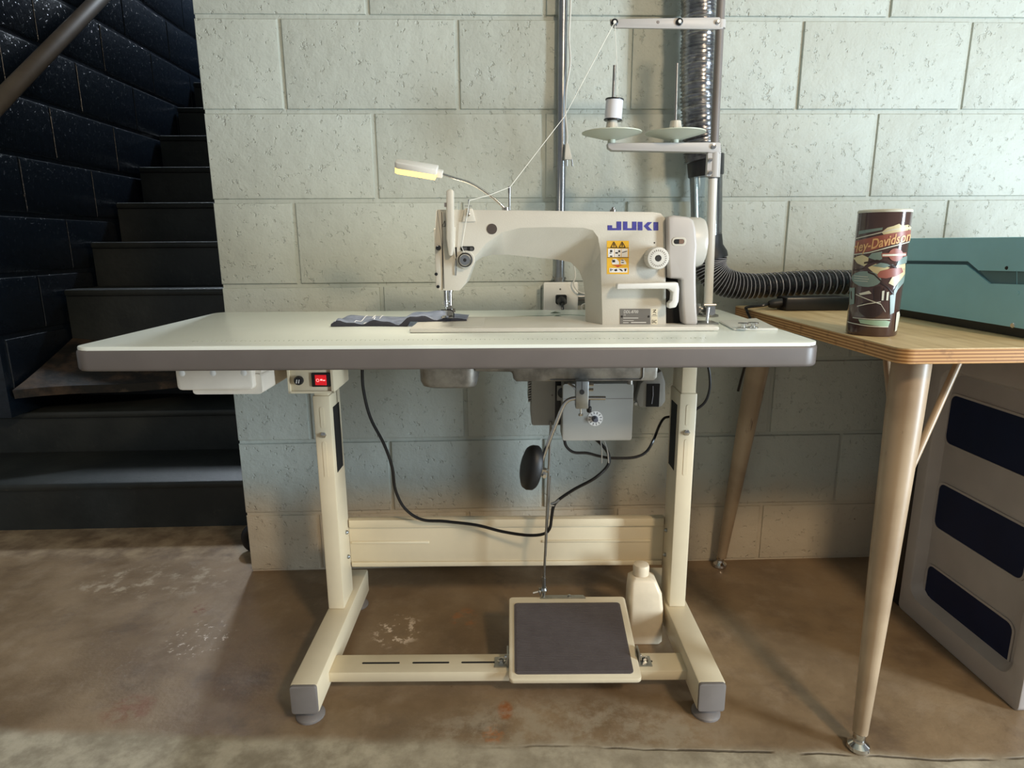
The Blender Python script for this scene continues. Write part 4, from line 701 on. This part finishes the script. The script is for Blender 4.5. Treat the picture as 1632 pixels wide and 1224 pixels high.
# loose white cord loop by outlet
bm = bmn(); tube(bm, spline([wy(*q, -.055) for q in ((905, 395), (914, 420), (917, 440), (914, 452), (920, 463), (932, 468), (945, 465), (950, 475), (938, 482), (928, 486), (927, 492), (935, 500))], 5), .0018, 7); obj('white_cord', bm, 'cordw', base=wy(920, 463, -.055), label='thin white cord looped beside the wall outlet', cat='cord')

# foil duct
fd = thing('foil_duct', 'shiny ribbed aluminium foil duct running down the wall', 'duct', wy(1115, 250, -.075))
path = spline([wy(*q, -.075) for q in ((1114, -60), (1115.5, 0), (1115, 60), (1113.5, 120), (1114, 180), (1117, 225), (1121, 256))], 20); _st = (path[1]-path[0]).length; path = [path[0]+V((0, 0, _st*k_)) for k_ in range(int((2.74-path[0].z)/_st)//2*2, 0, -1)]+path; rg = random.Random(3)
bm = bmn(); rv = [rg.uniform(-.0015, .0015) for _ in path]; tube(bm, path, .04, 32, rf=lambda i, l: .0385+(.0028 if i % 2 else -.0022)+rv[i]+.004*max(0, (i-len(path)+31)/30)); obj('ribbed_tube', bm, 'foil', fd, ang=20)
a, b = wy(1124, 248, -.075), wy(1125, 281, -.075); bm = bmn(); lathe(bm, [(.0395, 0), (.0405, .002), (.0425, (a-b).length-.002), (.0415, (a-b).length)], b, a-b, 40); obj('tape_band', bm, 'black', fd, label='black tape band')
b2 = wy(1126, 378, -.075); bm = bmn(); lathe(bm, [(.0355, 0), (.0375, (b-b2).length+.004), (.0365, (b-b2).length+.004), (.0345, 0)], b2, b-b2, 40); obj('clear_sleeve', bm, 'clear', fd, label='clear plastic sleeve')
# black hose
hs = thing('flexible_hose', 'black ribbed flexible hose bending along the wall onto the plywood table', 'hose', wy(1200, 470, -.07))
b3 = wy(1130, 412, -.075); bm = bmn(); lathe(bm, [(.0440, 0), (.0430, .012), (.0355, (b2-b3).length*.55), (.0360, (b2-b3).length+.003)], b3, b2-b3, 36); obj('reducer', bm, 'rubber', hs, label='black rubber reducer')
hp = spline([wy(1130, 410, -.075), wy(1131, 424, -.078), wy(1138, 438, -.082), wy(1152, 449, -.085), wy(1175, 455, -.085), wy(1205, 456, -.08), wy(1250, 453, -.072), wy(1300, 450, -.065), wy(1350, 450, -.06), wy(1400, 451, -.06), wy(1500, 452, -.06), wy(1560, 452, -.06)], 14)
bm = bmn(); tube(bm, hp, .03, 24, rf=lambda i, l: (.0395-.012*min(1, i/70))+.0022*(1 if i % 3 == 0 else -.5)); obj('hose_skin', bm, 'hose', hs, ang=25)
bm = bmn(); pts = []; u0 = None
for i in range(len(hp)-1):
    for k in range(6):
        t = k/6; p = hp[i].lerp(hp[i+1], t); d = (hp[i+1]-hp[i]).normalized(); u0 = frame(d)[0] if u0 is None else (u0-d*u0.dot(d)).normalized(); w = d.cross(u0); an = 2*math.pi*(i+t)/3.0; R = (.0395-.012*min(1, (i+t)/70))+.0022; pts.append(p+(u0*math.cos(an)+w*math.sin(an))*R)
tube(bm, pts, .0012, 4); obj('glint_helix', bm, 'coil', hs, label='pale helix of painted glints along the wire ridges')  # pale helix puts the glints on the hose's wire ridges into colour

# ================================================================== PLYWOOD TABLE
ZW = .720; wt = thing('plywood_table', 'plywood-topped table with tapered bronze metal legs at right', 'table', (1.2, -.36, 0))
X0, X1, Y0, Y1 = .616, 1.86, -.699, -.022
pl = rrect(X0, X1, Y0, Y1, .022, 4); bm = bmn(); prism(bm, [(x, y, ZW-.024) for x, y in pl], (0, 0, .0225)); bev(bm, .001, 1); obj('plywood_edge', bm, 'plyedge', wt, label='layered plywood edge')
bm = bmn(); prism(bm, [(x, y, ZW-.0016) for x, y in pl], (0, 0, .0016)); obj('plywood_top', bm, 'plytop', wt)
def wleg(foot, top, braces):
    foot, top = V(foot), V(top); d = (top-foot).normalized(); bm = bmn(); L = (top-foot).length
    lathe(bm, [(.0115, .030), (.0125, .032), (.021, L*.45), (.028, L*.86), (.029, L)], foot, d, 24); o = obj('leg', bm, 'leg', wt)
    bm = bmn(); lathe(bm, [(.017, .0005), (.019, .004), (.018, .010), (.010, .016), (.009, .020), (.0105, .022), (.0105, .034)], foot, (0, 0, 1), 20); obj('glide', bm, 'chrome', o, label='chrome glide')
    for t, e in braces:
        p = foot+(top-foot)*t; bm = bmn(); cyl(bm, p, e, .0062, n=10); obj('brace', bm, 'leg', wt)
ft = wz(1367, 1193); tp_ = wy(1452, 582, -.628); tp_.z = ZW-.0242
wleg(ft, tp_, [(.62, V((*wy(1532, 582, -.585)[:2], ZW-.0242))), (.74, V((wy(1406, 575, -.48).x, -.48, ZW-.0242)))])
bt = wz(1147, 903); tp2 = wy(1216, 586, -.085); tp2.z = ZW-.0242; bt = V((bt.x, min(bt.y, -.030), 0))
wleg(bt, tp2, [(.83, V((*wy(1243, 560, -.085)[:2], ZW-.0242))), (.83, V((tp2.x+.01, -.24, ZW-.0242)))])
wleg((1.84, -.68, 0), (1.79, -.62, ZW-.0242), []); wleg((1.84, -.04, 0), (1.79, -.09, ZW-.0242), [])

# tumbler
c = wz(1387.5, 532, ZW); tu = thing('tumbler', 'tall brown printed motorcycle tumbler glass standing on the plywood table', 'tumbler', (c.x, c.y, ZW))
pxm = (wy(1388, 500, c.y-.03).x-wy(1387, 500, c.y-.03).x); RB = 36.5*pxm; RTp = 37.5*pxm; HT = (wy(1402, 340, c.y).z-ZW)+.004
bm = bmn(); lathe(bm, [(RB*.96, 0), (RB, .003), (RB*1.0, HT*.3), (RTp*1.0, HT-.004), (RTp*.985, HT), (RTp*.94, HT), (RTp*.92, HT-.006), (RB*.90, .012), (.001, .010)], (c.x, c.y, ZW+.0002), (0, 0, 1), 56); gl = obj('glass_wall', bm, 'brown', tu)
bm = bmn(); lathe(bm, [(RTp*1.004, HT-.0035), (RTp*1.008, HT-.0005), (RTp*.97, HT+.0012), (RTp*.93, HT-.001)], (c.x, c.y, ZW+.0002), (0, 0, 1), 56); obj('glass_rim', bm, 'c_pale', tu)
va = math.atan2(CAM.y-c.y, CAM.x-c.x)                    # print centred on the side that faces the room
# design pixel box of the close view: u 120..640 (left->right), v 50..1195 (top->bottom)
def cm(u, v, dr):
    t = (1195-v)/1145; ce = 318+(432-318)*t; hw = 205+15*t; s = max(-1, min(1, (u-ce)/hw)); an = va+math.asin(s*.985); R = RB+(RTp-RB)*t+dr
    return V((c.x+R*math.cos(an), c.y+R*math.sin(an), ZW+HT*t))
def dec(name, mat, polys, dr=.0006, par=None, label=None):
    for poly in polys:
        bm = bmn(); t2 = bmesh.new(); f = t2.faces.new([t2.verts.new((u, v, 0)) for u, v in poly])
        xs = [q[0] for q in poly]; ys = [q[1] for q in poly]
        for k in range(int(min(xs)//30)+1, int(max(xs)//30)+1): bmesh.ops.bisect_plane(t2, geom=t2.verts[:]+t2.edges[:]+t2.faces[:], plane_co=(k*30, 0, 0), plane_no=(1, 0, 0))
        vm = {v_: bm.verts.new(cm(v_.co.x, v_.co.y, dr)) for v_ in t2.verts}
        for f_ in t2.faces: bm.faces.new([vm[v_] for v_ in f_.verts])
        t2.free(); obj(name, bm, mat, par or gl, label=label)
def ell(cx_, cy_, rx, ry, n=18, a0=0, a1=360): return [(cx_+rx*math.cos(math.radians(a0+(a1-a0)*i/n)), cy_+ry*math.sin(math.radians(a0+(a1-a0)*i/n))) for i in range(n+(0 if a1-a0 == 360 else 1))]
def band(pts, w): 
    up_ = [(x, y-w/2) for x, y in pts]; return up_+[(x, y+w/2) for x, y in pts[::-1]]
dec('print_cloud', 'c_cream', [[(405,245),(450,205),(500,190),(540,172),(560,190),(610,180),(634,200),(630,225),(540,250),(420,265)], [(215,460),(255,445),(305,470),(300,520),(270,550),(215,525),(180,480)], [(300,560),(360,525),(430,540),(470,560),(420,600),(370,630)], [(520,540),(590,525),(590,620),(560,660),(510,730),(460,700),(490,640)]], .0004)
dec('print_teal_shape', 'c_teal', [[(222,262),(225,230),(415,203),(410,225)], [(330,430),(410,415),(410,480),(380,500),(300,470)], [(540,480),(605,455),(600,520),(520,540)], ell(285, 665, 118, 72), [(140,760),(195,750),(190,900),(150,920)], [(470,810),(515,790),(500,970),(470,985)], band([(500,800),(530,730),(575,670),(588,650)], 60), [(330,545),(400,515),(500,530),(430,560)]], .0006)
dec('print_red_shape', 'c_red', [[(200,320),(345,285),(480,255),(632,225),(626,318),(480,355),(310,415),(190,440)], [(405,430),(595,425),(595,460),(408,465)], ell(515, 445, 55, 58), [(370,625),(395,590),(480,565),(560,560),(572,600),(520,635),(440,655),(385,650)]], .0008)
dec('print_pale_line', 'c_pale', [band([(205,298),(345,262),(480,225),(632,205)], 8), band([(188,445),(310,425),(480,372),(624,330)], 9), [(412,440),(590,435),(590,452),(412,456)], band([(135,1080),(300,1095),(455,1100)], 8), band([(180,1030),(320,1032),(470,1030)], 7), band([(205,810),(300,850),(400,890),(435,960)], 8), band([(215,920),(300,890),(400,868)], 7), band([(190,640),(300,645)], 5), band([(190,662),(310,666)], 5), band([(190,684),(300,686)], 5), [(520,970),(540,960),(545,1000),(520,1140),(505,1150),(512,1060)], [(410,770),(428,765),(420,855),(405,855)], [(445,780),(462,775),(455,855),(440,855)], [(230,800),(310,770),(330,795),(240,815)]], .0010)
dec('print_engine_shape', 'c_dk', [ell(320, 940, 95, 75), [(345,740),(400,725),(395,850),(350,850)], [(425,740),(440,740),(430,860),(420,860)], band([(270,520),(370,495),(450,515),(520,560)], 16), band([(400,690),(450,730),(500,800)], 18), band([(300,600),(350,620),(410,690)], 16), band([(180,590),(260,570)], 12), ell(330, 950, 40, 32)], .0009)
dec('print_ground', 'c_green', [[(225,1040),(440,1040),(470,1050),(455,1100),(240,1075)]], .0007)
bm = bmn(); pxw = 1/ (1145/HT); vs, fs = text2d('Harley-Davidson', 122, shear=.25, offset=2.2)
x_end = max(v_[0] for v_ in vs); sx = .66
def tm(u, v): U = 628-(x_end-u)*sx; V_ = 318-(U-628)*-.0+(628-U)*.245-v*1.0; return U, V_
keep = []; bv = {}
for q in fs:
    uv = [tm(*vs[i]) for i in q]
    if min(a_ for a_, _ in uv) < 190: continue
    for i in q:
        if i not in bv: U, V_ = tm(*vs[i]); bv[i] = bm.verts.new(cm(U, V_, .0013))
    try: bm.faces.new([bv[i] for i in q])
    except ValueError: pass
obj('print_lettering', bm, 'c_gold', gl, label='tan slanted lettering on red banner')

# black adapter brick and its cable
a, b = wz(1252, 496, ZW), wz(1358, 497, ZW); ad = thing('power_adapter', 'black power adapter brick on the plywood table under the hose', 'adapter', ((a.x+b.x)/2, a.y+.03, ZW))
h = wy(1300, 474, a.y).z-ZW; bm = bbox((a.x, a.y, ZW+.0003), (a.x+.15, a.y+.055, ZW+h), .004); obj('adapter_body', bm, 'black', ad)
p = wy(1246, 482, a.y+.02); bm = bmn(); lathe(bm, [(.011, 0), (.011, .02), (.008, .03), (.006, .032)], (a.x+.001, a.y+.025, ZW+h*.55), (-1, 0, -.1), 16); obj('adapter_plug', bm, 'rubber', ad)
bm = bmn(); tube(bm, spline([(a.x-.03, a.y+.025, ZW+h*.45), wz(1215, 487, ZW+.012), wz(1190, 490, ZW+.006), (X0-.006, wz(1178, 494, ZW).y, ZW-.004), (X0-.012, wz(1172, 498, ZW).y, ZW-.05), (X0-.01, -.12, ZW-.2)], 6), .0032, 8); obj('adapter_cable', bm, 'cord', ad)

# teal machine
XT_ = .866; tm_ = thing('teal_machine_box', 'low teal metal machine enclosure on the plywood table', 'enclosure', (1.12, -.44, ZW))
zt2 = wx(1500, 379, XT_).z; ya, yb_ = -.675, wx(1412, 500, XT_).y; x2 = 1.42
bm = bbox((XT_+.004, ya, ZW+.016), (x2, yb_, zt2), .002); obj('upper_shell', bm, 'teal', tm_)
bm = bmn(); box(bm, (XT_+.012, ya+.006, ZW+.0003), (x2-.01, yb_-.006, ZW+.0165)); obj('base_plinth', bm, 'black', tm_)
def tx_(px, py, dx=0.): p = wx(px, py, XT_+.004); return V((XT_+dx, p.y, p.z))
zlow = ZW+.017
lo = [tx_(1412, 421), tx_(1440, 420.5), tx_(1543, 422), tx_(1581, 452), tx_(1632, 453.5), tx_(1690, 455)]
lo[-1].y = ya+.001; lo[0].y = yb_-.001
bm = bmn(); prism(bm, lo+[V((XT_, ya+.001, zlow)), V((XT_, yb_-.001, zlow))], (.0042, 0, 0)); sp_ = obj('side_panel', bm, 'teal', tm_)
hi = [tx_(1412, 415), tx_(1440, 415), tx_(1546, 416.5), tx_(1563, 431), tx_(1632, 432.5), tx_(1690, 434)]; hi[-1].y = ya+.001; hi[0].y = yb_-.001
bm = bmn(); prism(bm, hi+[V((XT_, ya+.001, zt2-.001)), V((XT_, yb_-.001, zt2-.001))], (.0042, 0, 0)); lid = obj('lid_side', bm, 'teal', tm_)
gp = [tx_(1412, 415), tx_(1546, 416.5), tx_(1563, 431), tx_(1581, 452), tx_(1543, 422), tx_(1412, 421)]; 
for g_ in gp: g_.x = XT_+.0036
gp[0].y = yb_-.001; gp[-1].y = yb_-.001
bm = bmn(); prism(bm, gp, (.0008, 0, 0)); obj('panel_gap', bm, 'tealdk', tm_)
hp_ = [tx_(1563, 431.5), tx_(1620, 432), tx_(1620, 453), tx_(1581, 452)]; hp2 = [tx_(1622, 432), tx_(1690, 434), tx_(1690, 455), tx_(1622, 453)]; hp2[1].y = hp2[2].y = ya+.002
for h_ in (hp_, hp2):
    bm = bmn(); prism(bm, [V((XT_+.0032, q.y, q.z)) for q in h_], (.001, 0, 0)); obj('handle_recess', bm, 'tealmid', tm_)
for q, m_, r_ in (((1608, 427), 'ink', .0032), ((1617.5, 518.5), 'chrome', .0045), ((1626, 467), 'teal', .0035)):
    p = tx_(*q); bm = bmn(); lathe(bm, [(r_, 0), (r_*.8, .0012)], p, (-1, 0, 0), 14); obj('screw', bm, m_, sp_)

# grey plastic cart under the table
XC = .990; yc0, yc1 = -.612, -.250; zc1 = .655
ct = thing('storage_cart', 'grey moulded plastic storage cart with dark windows under the plywood table', 'cart', (1.24, -.43, 0))
bm = bbox((XC+.024, yc0, .0005), (1.52, yc1, zc1), .006); obj('cart_body', bm, 'cart', ct)
bm = bmn(); o_ = rrect(yc0, yc1, .0005, zc1, .012, 4); i_ = rrect(yc0+.030, yc1-.034, .052, zc1-.05, .03, 4); n_ = len(o_)
loft(bm, [[(XC+.026, y, z) for y, z in o_], [(XC, y, z) for y, z in o_], [(XC, y, z) for y, z in i_], [(XC+.024, y, z) for y, z in [(y_, z_) for y_, z_ in rrect(yc0+.040, yc1-.044, .066, zc1-.06, .03, 4)]]], cap=False); obj('side_frame', bev(bm, .003, 2, 60), 'cart', ct)
for q0, q1, q2 in (((1516, 628), (1508, 705), (1700, 690)), ((1497, 768), (1490, 838), (1629, 845)), ((1480, 898), (1472, 958), (1612, 990))):
    ys_ = [wx(*q0, XC+.023).y, wx(*q1, XC+.023).y]; zt3, zb3 = wx(*q0, XC+.023).z, wx(*q1, XC+.023).z; yl = sum(ys_)/2; yr = yc0+.065
    w_ = rrect(yr, yl, zb3, zt3, .016, 4); bm = bmn(); prism(bm, [(XC+.0232, y, z) for y, z in w_], (.002, 0, 0)); wo = obj('side_window', bm, 'cartwin', ct, label='dark blue tinted window')
    wo_ = rrect(yr-.005, yl+.005, zb3-.005, zt3+.005, .020, 4); bm = bmn(); loft(bm, [[(XC+.0245, y, z) for y, z in wo_], [(XC+.0215, y, z) for y, z in wo_], [(XC+.0215, y, z) for y, z in w_], [(XC+.0245, y, z) for y, z in w_]], cap=False); obj('window_rim', bm, 'cart', wo)

bm = bbox((XC+.002, yc1+.001, .0005), (1.50, yc1+.040, zc1-.01), .003); obj('cart_back_slab', bm, 'black', ct, label='black slab at the back')  # upright black slab along the cart's back edge
# oil bottle behind the pedal
bo = tz(1037, 1028, 0); bo = V((.327, bo.y+.028, 0)); ob_ = thing('oil_bottle', 'milky white plastic oil bottle standing behind the pedal', 'bottle', bo, 'T')
bm = bmn()
def rg_(w, d, z, sh=0.): return [(bo.x+sh+p, bo.y+q, z) for p, q in rrect(-w, w, -d, d, min(w, d)*.35, 3)]
loft(bm, [rg_(.036, .026, .0008), rg_(.039, .029, .006), rg_(.0385, .0285, .085), rg_(.036, .0275, .122, -.002), rg_(.029, .024, .150, -.007), rg_(.018, .017, .158, -.010)]); obj('bottle_body', bm, 'bottle', ob_, ang=50)
bm = bmn(); lathe(bm, [(.0135, .156), (.0135, .160), (.0175, .160), (.018, .177), (.0165, .183), (.011, .185)], (bo.x-.010, bo.y, 0), (0, 0, 1), 24); obj('bottle_cap', bm, 'bottle', ob_)
